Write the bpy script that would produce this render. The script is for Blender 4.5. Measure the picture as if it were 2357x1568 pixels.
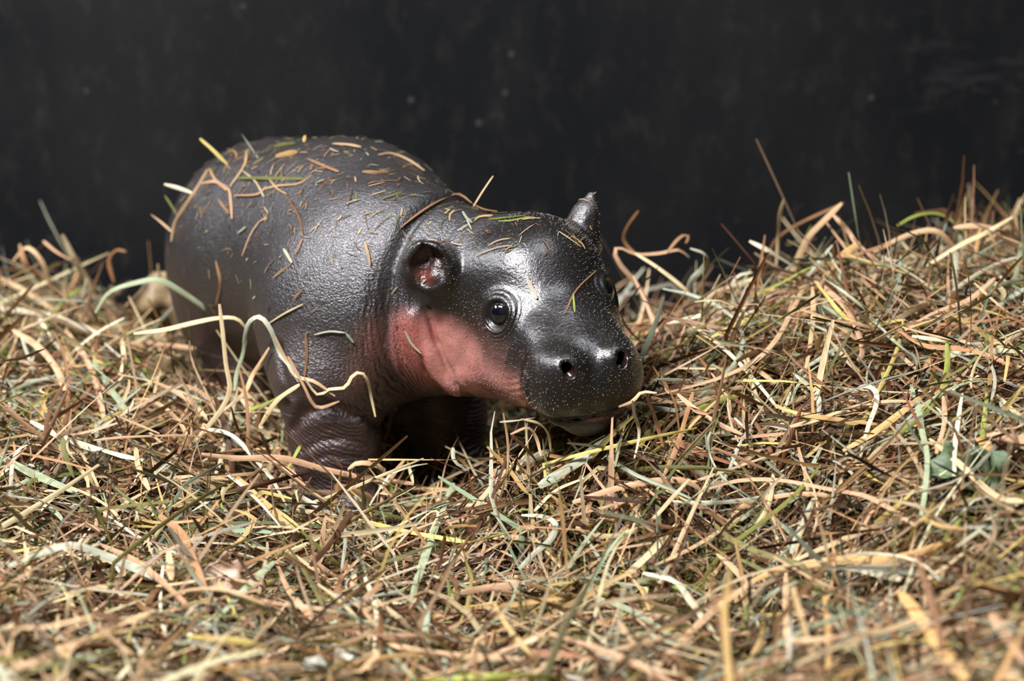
import bpy, math, random
import numpy as np
from mathutils import Vector

for o in list(bpy.data.objects):
    bpy.data.objects.remove(o)
rng = np.random.default_rng(7)
random.seed(7)
SC = bpy.context.scene
COL = SC.collection

# ------------------------------------------------------------------ camera
FPX, CX, CY = 5280.0, 1178.5, 784.0          # focal length and centre in photo pixels (2357 x 1568)
PITCH, CAMH = math.radians(14.0), 0.52
cam_d = bpy.data.cameras.new('camera')
cam = bpy.data.objects.new('camera', cam_d)
COL.objects.link(cam)
cam.location = (0, 0, CAMH)
cam.rotation_euler = (math.radians(90) - PITCH, 0, 0)
cam_d.sensor_width = 36
cam_d.lens = FPX * 36 / 2357
cam_d.clip_start = 0.05
cam_d.dof.use_dof = True
cam_d.dof.focus_distance = 1.575
cam_d.dof.aperture_fstop = 4.5
SC.camera = cam

# ------------------------------------------------------------------ world, lights, exposure
SC.view_settings.view_transform = 'Standard'
SC.view_settings.look = 'None'
SC.view_settings.gamma = 1
SC.view_settings.use_curve_mapping = False
SC.view_settings.exposure = -0.1
w = bpy.data.worlds.new('world')
SC.world = w
w.use_nodes = True
w.node_tree.nodes['Background'].inputs[0].default_value = (0.55, 0.6, 0.7, 1)
w.node_tree.nodes['Background'].inputs[1].default_value = 0.012


def area(name, loc, target, sx, sy, power, col):
    d = bpy.data.lights.new(name, 'AREA')
    d.shape = 'RECTANGLE'
    d.size, d.size_y = sx, sy
    d.energy = power
    d.color = col
    o = bpy.data.objects.new(name, d)
    COL.objects.link(o)
    o.location = loc
    o.rotation_euler = (Vector(target) - Vector(loc)).to_track_quat('-Z', 'Y').to_euler()
    return o


area('ceiling_light_key', (-0.85, 0.75, 1.75), (-0.08, 1.6, 0.1), 0.85, 0.16, 130, (1.0, 0.97, 0.96))
area('ceiling_light_rear', (-1.5, 1.62, 1.30), (-0.2, 1.75, 0.16), 0.6, 0.25, 20, (0.97, 0.97, 1.0))
area('ceiling_light_side', (0.35, 1.25, 2.1), (0.1, 1.6, 0.1), 0.7, 0.12, 20, (0.93, 0.95, 1.0))

# ------------------------------------------------------------------ pixel helpers
CAM = np.array([0, 0, CAMH])
FW = np.array([0, math.cos(PITCH), -math.sin(PITCH)])
UP = np.array([0, math.sin(PITCH), math.cos(PITCH)])
RT = np.array([1.0, 0, 0])


def ray(px, py):
    d = FW + RT * ((px - CX) / FPX) + UP * ((CY - py) / FPX)
    return d / d[1]


def at(px, py, Y):
    """the point on the ray through a photo pixel at distance Y along the ground"""
    return CAM + ray(px, py) * Y


def unit(v):
    v = np.asarray(v, float)
    return v / np.linalg.norm(v, axis=-1, keepdims=True)


# ------------------------------------------------------------------ object helpers
def tag(o, label=None, cat=None, group=None, kind=None):
    if label: o['label'] = label
    if cat: o['category'] = cat
    if group: o['group'] = group
    if kind: o['kind'] = kind
    return o


def mesh_obj(name, verts, faces, mat, parent=None, smooth=True, attrs=None):
    """faces: (N,k) int array; attrs: {name: (N,4) colour or (N,) float} on points"""
    me = bpy.data.meshes.new(name)
    verts = np.asarray(verts, np.float32)
    faces = np.asarray(faces, np.int32)
    n, k = faces.shape
    me.vertices.add(len(verts))
    me.vertices.foreach_set('co', verts.ravel())
    me.loops.add(n * k)
    me.loops.foreach_set('vertex_index', faces.ravel())
    me.polygons.add(n)
    me.polygons.foreach_set('loop_start', np.arange(0, n * k, k, dtype=np.int32))
    me.polygons.foreach_set('use_smooth', np.full(n, smooth, dtype=bool))
    for an, av in (attrs or {}).items():
        av = np.asarray(av, np.float32)
        if av.ndim == 2:
            a = me.attributes.new(an, 'FLOAT_COLOR', 'POINT')
            a.data.foreach_set('color', av.ravel())
        else:
            a = me.attributes.new(an, 'FLOAT', 'POINT')
            a.data.foreach_set('value', av.ravel())
    me.update(calc_edges=True)
    me.validate()
    if mat: me.materials.append(mat)
    o = bpy.data.objects.new(name, me)
    COL.objects.link(o)
    if parent: o.parent = parent
    return o


def new_mat(name):
    m = bpy.data.materials.new(name)
    m.use_nodes = True
    nt = m.node_tree
    return m, nt, nt.nodes['Principled BSDF']


def nd(nt, t, **kw):
    n = nt.nodes.new(t)
    for k, v in kw.items():
        if k.startswith('i_'):
            n.inputs[k[2:].replace('_', ' ')].default_value = v
        else:
            setattr(n, k, v)
    return n


def math_n(nt, op, a, b=None, clamp=False):
    n = nt.nodes.new('ShaderNodeMath')
    n.operation = op
    n.use_clamp = clamp
    for i, v in enumerate((a, b)):
        if v is None: continue
        if isinstance(v, (int, float)): n.inputs[i].default_value = v
        else: nt.links.new(v, n.inputs[i])
    return n.outputs[0]


def mix_c(nt, fac, a, b, blend='MIX'):
    n = nt.nodes.new('ShaderNodeMix')
    n.data_type = 'RGBA'
    n.blend_type = blend
    for i, v in ((0, fac), (6, a), (7, b)):
        if isinstance(v, (int, float)): n.inputs[i].default_value = v
        elif isinstance(v, tuple): n.inputs[i].default_value = v
        else: nt.links.new(v, n.inputs[i])
    return n.outputs[2]


def ramp(nt, fac, lo, hi):
    n = nt.nodes.new('ShaderNodeMapRange')
    nt.links.new(fac, n.inputs[0])
    n.inputs[1].default_value, n.inputs[2].default_value = lo, hi
    return n.outputs[0]


def srgb(r, g, b):
    c = np.array([r, g, b]) / 255.0
    return np.where(c <= 0.04045, c / 12.92, ((c + 0.055) / 1.055) ** 2.4)


# ------------------------------------------------------------------ materials
def wall_material():
    m, nt, b = new_mat('dark_painted_wall')
    tc = nd(nt, 'ShaderNodeTexCoord').outputs['Object']
    mp = nd(nt, 'ShaderNodeMapping')
    nt.links.new(tc, mp.inputs[0])
    mp.inputs['Scale'].default_value = (1, 1, 0.55)
    n1 = nd(nt, 'ShaderNodeTexNoise', i_Scale=7.0, i_Detail=8.0, i_Roughness=0.62)
    n2 = nd(nt, 'ShaderNodeTexNoise', i_Scale=42.0, i_Detail=6.0, i_Roughness=0.7)
    n3 = nd(nt, 'ShaderNodeTexNoise', i_Scale=1.7, i_Detail=4.0)
    for n in (n1, n2, n3): nt.links.new(mp.outputs[0], n.inputs['Vector'])
    base = mix_c(nt, ramp(nt, n3.outputs[0], 0.36, 0.64), (0.0026, 0.0035, 0.0050, 1), (0.0070, 0.0074, 0.0079, 1))
    base = mix_c(nt, ramp(nt, n1.outputs[0], 0.42, 0.70), base, (0.0100, 0.0102, 0.0108, 1))
    base = mix_c(nt, math_n(nt, 'MULTIPLY', ramp(nt, n2.outputs[0], 0.52, 0.74), 0.6), base, (0.024, 0.021, 0.020, 1))
    # small pale specks of dried mud
    v = nd(nt, 'ShaderNodeTexVoronoi', i_Scale=33.0)
    nt.links.new(tc, v.inputs['Vector'])
    sp = ramp(nt, v.outputs['Distance'], 0.12, 0.02)
    keep = nd(nt, 'ShaderNodeSeparateColor')
    nt.links.new(v.outputs['Color'], keep.inputs[0])
    sp = math_n(nt, 'MULTIPLY', sp, math_n(nt, 'GREATER_THAN', keep.outputs[0], 0.72))
    base = mix_c(nt, math_n(nt, 'MULTIPLY', sp, 0.55), base, (0.08, 0.075, 0.07, 1))
    # wiped chalky scuffs
    ms = nd(nt, 'ShaderNodeMapping')
    nt.links.new(tc, ms.inputs[0])
    ms.inputs['Rotation'].default_value = (0, 0.7, 0)
    ms.inputs['Scale'].default_value = (2.0, 1, 11.0)
    n4 = nd(nt, 'ShaderNodeTexNoise', i_Scale=4.0, i_Detail=7.0, i_Roughness=0.75)
    nt.links.new(ms.outputs[0], n4.inputs['Vector'])
    xs = nd(nt, 'ShaderNodeSeparateXYZ')
    nt.links.new(tc, xs.inputs[0])
    sc = math_n(nt, 'MULTIPLY', ramp(nt, n4.outputs[0], 0.56, 0.74), ramp(nt, xs.outputs[0], 0.33, 0.47))
    base = mix_c(nt, math_n(nt, 'MULTIPLY', sc, 0.6), base, (0.055, 0.055, 0.06, 1))
    nt.links.new(base, b.inputs['Base Color'])
    b.inputs['Roughness'].default_value = 0.7
    b.inputs['Specular IOR Level'].default_value = 0.08
    bp = nd(nt, 'ShaderNodeBump', i_Strength=0.25, i_Distance=0.002)
    nt.links.new(n2.outputs[0], bp.inputs['Height'])
    nt.links.new(bp.outputs[0], b.inputs['Normal'])
    return m


def hay_material():
    m, nt, b = new_mat('dry_hay')
    a = nd(nt, 'ShaderNodeAttribute', attribute_name='tint')
    ac = nd(nt, 'ShaderNodeAttribute', attribute_name='across')
    al = nd(nt, 'ShaderNodeAttribute', attribute_name='along')
    cx = nd(nt, 'ShaderNodeCombineXYZ')
    nt.links.new(ac.outputs['Fac'], cx.inputs[0])
    nt.links.new(al.outputs['Fac'], cx.inputs[1])
    mp = nd(nt, 'ShaderNodeMapping')
    nt.links.new(cx.outputs[0], mp.inputs[0])
    mp.inputs['Scale'].default_value = (2.2, 1.0, 1)
    n = nd(nt, 'ShaderNodeTexNoise', i_Scale=2.0, i_Detail=4.0, i_Roughness=0.6)
    nt.links.new(mp.outputs[0], n.inputs['Vector'])
    tc = nd(nt, 'ShaderNodeTexCoord').outputs['Object']
    n2 = nd(nt, 'ShaderNodeTexNoise', i_Scale=70.0, i_Detail=3.0)
    nt.links.new(tc, n2.inputs['Vector'])
    c = mix_c(nt, ramp(nt, n.outputs[0], 0.35, 0.7), a.outputs['Color'],
              mix_c(nt, 1.0, a.outputs['Color'], (0.66, 0.62, 0.56, 1), 'MULTIPLY'))
    c = mix_c(nt, math_n(nt, 'MULTIPLY', ramp(nt, n2.outputs[0], 0.5, 0.72), 0.5), c,
              mix_c(nt, 1.0, c, (0.78, 0.68, 0.55, 1), 'MULTIPLY'))
    nt.links.new(c, b.inputs['Base Color'])
    b.inputs['Roughness'].default_value = 0.58
    b.inputs['Specular IOR Level'].default_value = 0.2
    bp = nd(nt, 'ShaderNodeBump', i_Strength=0.35, i_Distance=0.0005)
    nt.links.new(n.outputs[0], bp.inputs['Height'])
    nt.links.new(bp.outputs[0], b.inputs['Normal'])
    # thin dry blades let a little light through
    tr = nd(nt, 'ShaderNodeBsdfTranslucent')
    nt.links.new(c, tr.inputs[0])
    mx = nd(nt, 'ShaderNodeMixShader')
    mx.inputs[0].default_value = 0.08
    out = nt.nodes['Material Output']
    nt.links.new(b.outputs[0], mx.inputs[1])
    nt.links.new(tr.outputs[0], mx.inputs[2])
    nt.links.new(mx.outputs[0], out.inputs[0])
    return m


def skin_material():
    m, nt, b = new_mat('wet_hippo_skin')
    tc = nd(nt, 'ShaderNodeTexCoord').outputs['Object']
    a = nd(nt, 'ShaderNodeAttribute', attribute_name='skin')
    hd = nd(nt, 'ShaderNodeAttribute', attribute_name='headness').outputs['Fac']
    wr = nd(nt, 'ShaderNodeAttribute', attribute_name='wrinkle').outputs['Fac']
    rg = nd(nt, 'ShaderNodeAttribute', attribute_name='rings').outputs['Fac']
    er = nd(nt, 'ShaderNodeAttribute', attribute_name='eyer').outputs['Fac']
    rg = math_n(nt, 'MULTIPLY', rg, math_n(nt, 'SINE', math_n(nt, 'MULTIPLY', er, 20.0)))
    n1 = nd(nt, 'ShaderNodeTexNoise', i_Scale=60.0, i_Detail=5.0, i_Roughness=0.6)
    nf = nd(nt, 'ShaderNodeTexNoise', i_Scale=330.0, i_Detail=4.0, i_Roughness=0.65)
    v = nd(nt, 'ShaderNodeTexVoronoi', i_Scale=430.0, feature='DISTANCE_TO_EDGE')
    # distort the cell pattern so it reads as skin creases
    dn = nd(nt, 'ShaderNodeTexNoise', i_Scale=90.0, i_Detail=2.0)
    for n in (n1, nf, dn): nt.links.new(tc, n.inputs['Vector'])
    dv = nd(nt, 'ShaderNodeVectorMath', operation='SCALE')
    nt.links.new(dn.outputs['Color'], dv.inputs[0])
    dv.inputs['Scale'].default_value = 0.006
    av = nd(nt, 'ShaderNodeVectorMath', operation='ADD')
    nt.links.new(tc, av.inputs[0])
    nt.links.new(dv.outputs[0], av.inputs[1])
    nt.links.new(av.outputs[0], v.inputs['Vector'])
    c = mix_c(nt, ramp(nt, n1.outputs[0], 0.35, 0.7), a.outputs['Color'],
              mix_c(nt, 1.0, a.outputs['Color'], (0.62, 0.55, 0.52, 1), 'MULTIPLY'))
    nt.links.new(c, b.inputs['Base Color'])
    ro = math_n(nt, 'ADD', ramp(nt, n1.outputs[0], 0.2, 0.9), 0.0)
    ro = math_n(nt, 'MULTIPLY', ro, 0.18)
    rbase = math_n(nt, 'SUBTRACT', 0.40, math_n(nt, 'MULTIPLY', hd, 0.17))
    nt.links.new(math_n(nt, 'ADD', ro, rbase), b.inputs['Roughness'])
    nt.links.new(math_n(nt, 'SUBTRACT', 0.95, math_n(nt, 'MULTIPLY', hd, 0.52)), b.inputs['Specular IOR Level'])
    b.inputs['Specular Tint'].default_value = (0.93, 0.92, 1.0, 1)
    b.inputs['Subsurface Weight'].default_value = 0.06
    b.inputs['Subsurface Radius'].default_value = (0.006, 0.002, 0.0012)
    b.inputs['Subsurface Scale'].default_value = 0.5
    b.inputs['Coat Weight'].default_value = 0.42
    nt.links.new(math_n(nt, 'SUBTRACT', 0.33, math_n(nt, 'MULTIPLY', hd, 0.17)), b.inputs['Coat Roughness'])
    # relief: fine creased skin on the trunk, smoother head, ring folds at the eye, pleats at neck and leg
    crease = ramp(nt, v.outputs['Distance'], 0.0, 0.22)
    h1 = math_n(nt, 'MULTIPLY', crease, math_n(nt, 'SUBTRACT', 0.26, math_n(nt, 'MULTIPLY', hd, 0.20)))
    h2 = math_n(nt, 'MULTIPLY', nf.outputs[0], math_n(nt, 'SUBTRACT', 1.25, math_n(nt, 'MULTIPLY', hd, 0.70)))
    h = math_n(nt, 'ADD', h1, h2)
    h = math_n(nt, 'ADD', h, math_n(nt, 'MULTIPLY', n1.outputs[0], 0.8))
    pc = nd(nt, 'ShaderNodeAttribute', attribute_name='pleat').outputs['Fac']
    dn2 = nd(nt, 'ShaderNodeTexNoise', i_Scale=75.0, i_Detail=3.0)
    nt.links.new(tc, dn2.inputs['Vector'])
    sn = math_n(nt, 'SINE', math_n(nt, 'ADD', math_n(nt, 'MULTIPLY', pc, 2100.0), math_n(nt, 'MULTIPLY', dn2.outputs[0], 16.0)))
    h = math_n(nt, 'ADD', h, math_n(nt, 'MULTIPLY', math_n(nt, 'MULTIPLY', wr, sn), 0.75))
    h = math_n(nt, 'ADD', h, nd(nt, 'ShaderNodeAttribute', attribute_name='cheek').outputs['Fac'])
    h = math_n(nt, 'ADD', h, math_n(nt, 'MULTIPLY', rg, 0.8))
    bp = nd(nt, 'ShaderNodeBump', i_Strength=0.6, i_Distance=0.0012)
    nt.links.new(h, bp.inputs['Height'])
    nt.links.new(bp.outputs[0], b.inputs['Normal'])
    nt.links.new(bp.outputs[0], b.inputs['Coat Normal'])
    return m


def plain(name, col, rough=0.5, spec=0.5):
    m, nt, b = new_mat(name)
    tc = nd(nt, 'ShaderNodeTexCoord').outputs['Object']
    n = nd(nt, 'ShaderNodeTexNoise', i_Scale=90.0, i_Detail=4.0)
    nt.links.new(tc, n.inputs['Vector'])
    c = tuple(col) + (1,)
    c2 = tuple(x * 0.6 for x in col) + (1,)
    nt.links.new(mix_c(nt, n.outputs[0], c, c2), b.inputs['Base Color'])
    b.inputs['Roughness'].default_value = rough
    b.inputs['Specular IOR Level'].default_value = spec
    return m


M_WALL = wall_material()
M_HAY = hay_material()
M_SKIN = skin_material()
M_FLOOR = plain('dark_floor', (0.012, 0.009, 0.006), 0.9, 0.1)

# ------------------------------------------------------------------ the setting
WALLY = 2.12


def box(name, x0, x1, y0, y1, z0, z1, mat):
    v = [(x, y, z) for x in (x0, x1) for y in (y0, y1) for z in (z0, z1)]
    f = [(0, 1, 3, 2), (4, 6, 7, 5), (0, 4, 5, 1), (2, 3, 7, 6), (0, 2, 6, 4), (1, 5, 7, 3)]
    return mesh_obj(name, v, f, mat, smooth=False)


tag(box('wall_back', -2.2, 2.2, WALLY, WALLY + 0.1, -0.12, 1.6, M_WALL), 'matte black scuffed wall behind the animal', 'wall', kind='structure')
tag(box('floor', -2.2, 2.2, 0.2, WALLY, -0.12, -0.10, M_FLOOR), 'dark stall floor hidden beneath the hay', 'floor', kind='structure')

# ------------------------------------------------------------------ hippo: an implicit surface turned into one mesh
def rot_head(yaw, pitch, roll):
    fw = np.array([math.sin(yaw) * math.cos(pitch), -math.cos(yaw) * math.cos(pitch), -math.sin(pitch)])
    l = np.array([math.cos(yaw), math.sin(yaw), 0])
    u = np.cross(l, fw)
    if u[2] < 0: u = -u
    return np.stack([math.cos(roll) * l + math.sin(roll) * u, fw, math.cos(roll) * u - math.sin(roll) * l], 1)


HEAD_O = np.array([0.0265, 1.560, 0.1625])
HEAD_R = rot_head(math.radians(20), math.radians(8), math.radians(5.5))
HEAD_S = 0.0095                              # metres per head unit (about a centimetre)


def head_w(p):
    return HEAD_O + (np.asarray(p, float) * HEAD_S) @ HEAD_R.T


def head_l(P):
    return ((P - HEAD_O) @ HEAD_R) / HEAD_S


HDG = math.radians(47)                       # the trunk heads right and towards the camera
BF = np.array([math.sin(HDG), -math.cos(HDG), 0])
BL = np.array([math.cos(HDG), math.sin(HDG), 0])
BR = np.stack([BL, BF, [0, 0, 1]], 1)

CHEST = at(862, 660, 1.675)
MID = at(690, 590, 1.785)
RUMP = at(645, 583, 1.855)
NECK = at(1020, 690, 1.615)


def ell(p, c, r, R=None):
    q = p - np.asarray(c, p.dtype)
    if R is not None: q = q @ np.asarray(R, p.dtype)
    r = np.asarray(r, p.dtype)
    a = q / r
    k0 = np.sqrt((a * a).sum(1)) + 1e-9
    a = a / r
    k1 = np.sqrt((a * a).sum(1)) + 1e-9
    return k0 * (k0 - 1) / k1


def cone(p, a, b, r1, r2):
    a = np.asarray(a, p.dtype)
    b = np.asarray(b, p.dtype)
    ba = b - a
    pa = p - a
    h = np.clip((pa @ ba) / (ba @ ba), 0, 1)
    d = pa - h[:, None] * ba
    return np.sqrt((d * d).sum(1)) - (r1 + (r2 - r1) * h)


def chain(p, pts, rs, k):
    d = None
    for i in range(len(pts) - 1):
        e = cone(p, pts[i], pts[i + 1], rs[i], rs[i + 1])
        d = e if d is None else smin(d, e, k)
    return d


def smin(a, b, k):
    h = np.clip(0.5 + 0.5 * (b - a) / k, 0, 1)
    return b + (a - b) * h - k * h * (1 - h)


def smax(a, b, k):
    return -smin(-a, -b, k)


EYE = {-1: np.array([-3.66, 0.35, -0.45]), 1: np.array([3.62, 0.35, -0.25])}
EYE_AX = {-1: unit([-0.80, 0.52, 0.22]), 1: unit([0.80, 0.52, 0.22])}
EYE_R = 1.2
NOS = {-1: np.array([-2.0, 8.75, -2.0]), 1: np.array([1.95, 8.75, -2.0])}

EARS = {}
for s_, o_, c_ in ((-1, (-0.62, 0.76, 0.12), (-7.75, -4.7, 2.15)), (1, (0.93, 0.30, 0.05), (6.3, -6.2, 2.9))):
    o = unit(o_)                             # the way the cup opens
    up = unit(np.cross(np.cross(o, unit([s_ * 0.40, -0.2, 0.9])), o))
    EARS[s_] = (np.array(c_), np.stack([np.cross(up, o), up, o], 1))


def head_sdf(q):
    """q in head units: x towards the far side, y towards the nose, z up"""
    d = ell(q, (0, -3.7, -0.7), (5.4, 5.7, 5.5))
    d = smin(d, ell(q, (0, 0.3, -1.5), (3.9, 4.6, 3.1)), 1.6)
    d = smin(d, ell(q, (0, 3.6, -2.7), (3.55, 4.6, 2.75)), 1.4)
    # lower jaw and cheeks
    d = smin(d, cone(q, (0, -0.5, -5.6), (0, 6.6, -5.7), 3.3, 2.5), 1.2)
    for s in (-1, 1):
        d = smin(d, ell(q, (s * 2.7, 0.3, -4.2), (2.7, 4.8, 3.3)), 1.2)
        d = smin(d, ell(q, (s * 2.3, 3.2, -4.2), (1.9, 2.9, 2.6)), 0.9)
        d = smin(d, ell(q, (s * 3.45, 0.1, -0.75), (1.75, 2.3, 1.7)), 0.9)
    # broad muzzle, a little proud of the cheeks
    mz = smin(ell(q, (-1.9, 6.3, -3.7), (2.5, 2.9, 2.7)), ell(q, (1.9, 6.3, -3.7), (2.5, 2.9, 2.7)), 1.6)
    mz = smin(mz, ell(q, (0, 6.7, -4.3), (3.9, 2.5, 2.0)), 0.9)
    for s in (-1, 1):
        mz = smin(mz, ell(q, (s * 1.8, 7.6, -2.2), (1.3, 1.5, 1.2)), 0.8)
    for s in (-1, 1):
        mz = smin(mz, ell(q, (s * 2.25, 5.3, -2.35), (1.5, 2.3, 1.4)), 0.7)
    for s in (-1, 1):
        d = smin(d, ell(q, (s * 1.9, 3.5, -1.75), (1.7, 2.7, 1.5)), 0.9)
    d = smin(d, mz, 0.5)
    # chin under the upper lip
    d = smin(d, ell(q, (0, 6.5, -6.2), (3.1, 2.35, 1.25)), 0.25)
    # the line of the mouth
    zm = -5.75 - 0.055 * q[:, 0] ** 2
    d = d + 0.20 * np.exp(-((q[:, 2] - zm) / 0.14) ** 2) * np.clip((q[:, 1] - 4.6) / 1.2, 0, 1)
    # eyelids
    for s in (-1, 1):
        e = EYE[s]
        ax = EYE_AX[s]
        t = q - e.astype(q.dtype)
        d = smin(d, np.sqrt((t * t).sum(1)) - 1.50, 0.5)
        # the slit of the lids, a little longer towards the nose
        fr = unit(np.array([0, 1, -0.25]) - ax * (np.array([0, 1, -0.25]) @ ax))
        u = np.cross(ax, fr)
        ta, tf, tu = t @ ax.astype(q.dtype), t @ fr.astype(q.dtype), t @ u.astype(q.dtype)
        rr = np.sqrt((tf / 1.08) ** 2 + (tu / 1.16) ** 2)
        ap = np.where(ta > 0, rr - (0.18 + 0.72 * np.clip(ta, 0, 2.5)), 5.0)
        d = smax(d, -ap * 0.75, 0.16)
        # nostrils
        n = NOS[s]
        sl = unit([s * 0.25, 0.35, 0.9])
        d = smax(d, -cone(q, n + np.array([s * 0.12, -0.15, 0.28]), n + np.array([-s * 0.05, 0.0, -0.22]), 0.36, 0.40), 0.2)
        d = smax(d, -cone(q, n, n + np.array([s * 0.1, -1.5, -0.1]), 0.34, 0.25), 0.2)
    # ears: cups with a thick rim
    for s in (-1, 1):
        c, R = EARS[s]
        e = (q - c.astype(q.dtype)) @ R.astype(q.dtype)
        if s > 0:
            # seen from the side: a broad base drawn up to a blunt point, hollow on its outer face
            cup = chain(q, [(4.6, -5.0, 2.2), (5.2, -5.4, 3.6), (5.7, -5.7, 5.0)], [1.75, 1.25, 0.42], 0.5)
            cup = smax(cup, -chain(q, [(6.5, -4.6, 2.4), (6.5, -5.0, 3.6), (6.3, -5.3, 4.6)], [1.25, 0.95, 0.35], 0.5), 0.2)
            d = smin(d, cup, 0.55)
            continue
        out = ell(e, (0, 0, 0), (1.85, 2.0, 1.2))
        inn = ell(e, (-0.22, -0.16, 0.80), (1.52, 1.70, 1.5))
        cup = smax(out, -inn, 0.22)
        cup = smin(cup, cone(e, (1.35, 1.0, 0.45), (-0.5, 1.75, 0.55), 0.22, 0.26), 0.25)
        cup = smin(cup, cone(e, (0.7, -0.1, -0.55), (-0.7, -0.35, -0.45), 0.22, 0.3), 0.3)
        cup = smin(cup, cone(e, (0, -1.2, -0.4), (-s * 1.0, -2.1, -1.4), 0.8, 1.2), 0.5)
        d = smin(d, cup, 0.18)
    return d


def body_sdf(P):
    dt = P.dtype
    d = ell(P, CHEST, (0.080, 0.092, 0.086), BR)
    d = smin(d, ell(P, MID + np.array([0.003, 0, -0.001]), (0.086, 0.120, 0.091), BR), 0.05)
    d = smin(d, ell(P, 0.5 * (MID + CHEST) + np.array([0.014, 0.012, 0.010]), (0.080, 0.092, 0.089), BR), 0.03)
    d = smin(d, ell(P, RUMP, (0.078, 0.086, 0.083), BR), 0.05)
    # neck runs into the back of the head
    nk = cone(P, CHEST + BF * 0.03 + [0, 0, 0.012], head_w((0, -3.6, -0.6)), 0.060, 0.045)
    d = smin(d, nk, 0.03)
    # throat
    d = smin(d, cone(P, CHEST + BF * 0.05 + [0, 0, -0.025], head_w((-0.5, -1.5, -5.0)), 0.046, 0.036), 0.02)
    # shoulder and thigh mass
    for s in (-1, 1):
        d = smin(d, ell(P, CHEST + BL * 0.050 * s + [0, 0, -0.03], (0.040, 0.055, 0.070), BR), 0.03)
        d = smin(d, ell(P, RUMP + BL * 0.040 * s + [0, 0, -0.03], (0.040, 0.060, 0.072), BR), 0.03)
        # front leg: upper arm, wrist, toes
        sh = CHEST + BL * 0.058 * s + BF * 0.010 + [0, 0, -0.055]
        kn = sh + BF * 0.006 + [0, 0, -0.052]
        wr_ = kn + BF * 0.004 + [0, 0, -0.040]
        ft = wr_ + BF * 0.022 + [0, 0, -0.012]
        lg = chain(P, [sh, kn, wr_, ft], [0.041, 0.031, 0.025, 0.023], 0.012)
        d = smin(d, lg, 0.014)
        for tx in (-1.2, -0.4, 0.4, 1.2):
            t0 = ft + BL * 0.011 * tx
            d = smin(d, cone(P, t0, t0 + BF * 0.016 + BL * 0.004 * tx + [0, 0, -0.006], 0.010, 0.0075), 0.006)
        # hind leg: thigh, knee forward, hock back, foot
        hp = RUMP + BL * 0.046 * s + BF * 0.0 + [0, 0, -0.04]
        kn = hp + BF * 0.030 + [0, 0, -0.040]
        hk = kn - BF * 0.035 + [0, 0, -0.028]
        ft = hk + BF * 0.016 + [0, 0, -0.022]
        lg = chain(P, [hp, kn, hk, ft], [0.046, 0.036, 0.026, 0.023], 0.012)
        d = smin(d, lg, 0.014)
        for tx in (-1.2, -0.4, 0.4, 1.2):
            t0 = ft + BL * 0.011 * tx
            d = smin(d, cone(P, t0, t0 + BF * 0.016 + [0, 0, -0.006], 0.010, 0.0075), 0.006)
    # stub tail
    d = smin(d, cone(P, RUMP - BF * 0.082 + [0, 0, 0.02], RUMP - BF * 0.105 + [0, 0, -0.035], 0.012, 0.007), 0.012)
    return d


# neck fold: a plane across the neck, tilted like the crease behind the ear
FOLD_C = (at(930, 590, 1.60))
FOLD_N = unit(np.cross(at(960, 500, 1.62) - at(862, 740, 1.585), np.array([0.55, 0.83, 0.0])))
if FOLD_N[0] < 0: FOLD_N = -FOLD_N


GROOVES = []      # (polyline on the skin, depth, half width): creases, or bulges where the depth is negative


def groove_offset(P):
    g = np.zeros(len(P), P.dtype)
    for line, dep, wid in GROOVES:
        lo, hi = line.min(0) - 3 * wid, line.max(0) + 3 * wid
        m = np.flatnonzero(((P > lo) & (P < hi)).all(1))
        if not len(m): continue
        p = P[m]
        best = np.full(len(m), 9.0)
        for a, b in zip(line[:-1], line[1:]):
            best = np.minimum(best, cone(p, a, b, 0.0, 0.0))
        g[m] += (dep * np.exp(-(best / wid) ** 2)).astype(P.dtype)
    return g


def hippo_sdf(P):
    q = head_l(P).astype(P.dtype)
    near = (np.abs(q) < 16).all(1)
    d = body_sdf(P)
    hd = np.full(len(P), 1.0, P.dtype)
    if near.any():
        hd[near] = head_sdf(q[near]) * HEAD_S
    d = smin(d, hd, np.array(0.016, P.dtype))
    # pink throat pouches hang behind the cheeks
    for s in (-1, 1):
        d = smin(d, cone(P, head_w((s * 5.6, -4.6, -2.6)), head_w((s * 5.3, -3.9, -6.2)), 0.012, 0.0185), 0.005)
    # the deep crease behind the neck, with a fainter one ahead of it
    f = (P - FOLD_C) @ FOLD_N
    nearf = np.exp(-(((P - FOLD_C) ** 2).sum(1)) / 0.15 ** 2)
    d = d + nearf * (0.0048 * np.exp(-(f / 0.0042) ** 2) - 0.0022 * np.exp(-((f + 0.013) / 0.009) ** 2)
                     + 0.0016 * np.exp(-((f - 0.028) / 0.003) ** 2)).astype(P.dtype)
    return d + groove_offset(P) if GROOVES else d


def grad(P, e=0.0006):
    P = np.asarray(P, np.float64)
    return np.stack([hippo_sdf(P + d) - hippo_sdf(P - d) for d in np.eye(3) * e], 1) / (2 * e)


def on_hippo(px):
    """sphere-trace photo pixels onto the skin; returns points and normals"""
    D = unit(np.array([ray(x, y) for x, y in px]))
    t = np.full(len(px), 1.35)
    best, bt = np.full(len(px), 9.0), t.copy()
    for _ in range(90):
        d = hippo_sdf(CAM + D * t[:, None])
        b = d < best
        best, bt = np.where(b, d, best), np.where(b, t, bt)
        t = t + np.clip(d * 0.7, 0.0, 0.03) * (d > 0.0003)
    P = CAM + D * bt[:, None]
    N = unit(grad(P))
    return P - N * np.clip(best, 0, 0.02)[:, None], N


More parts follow.
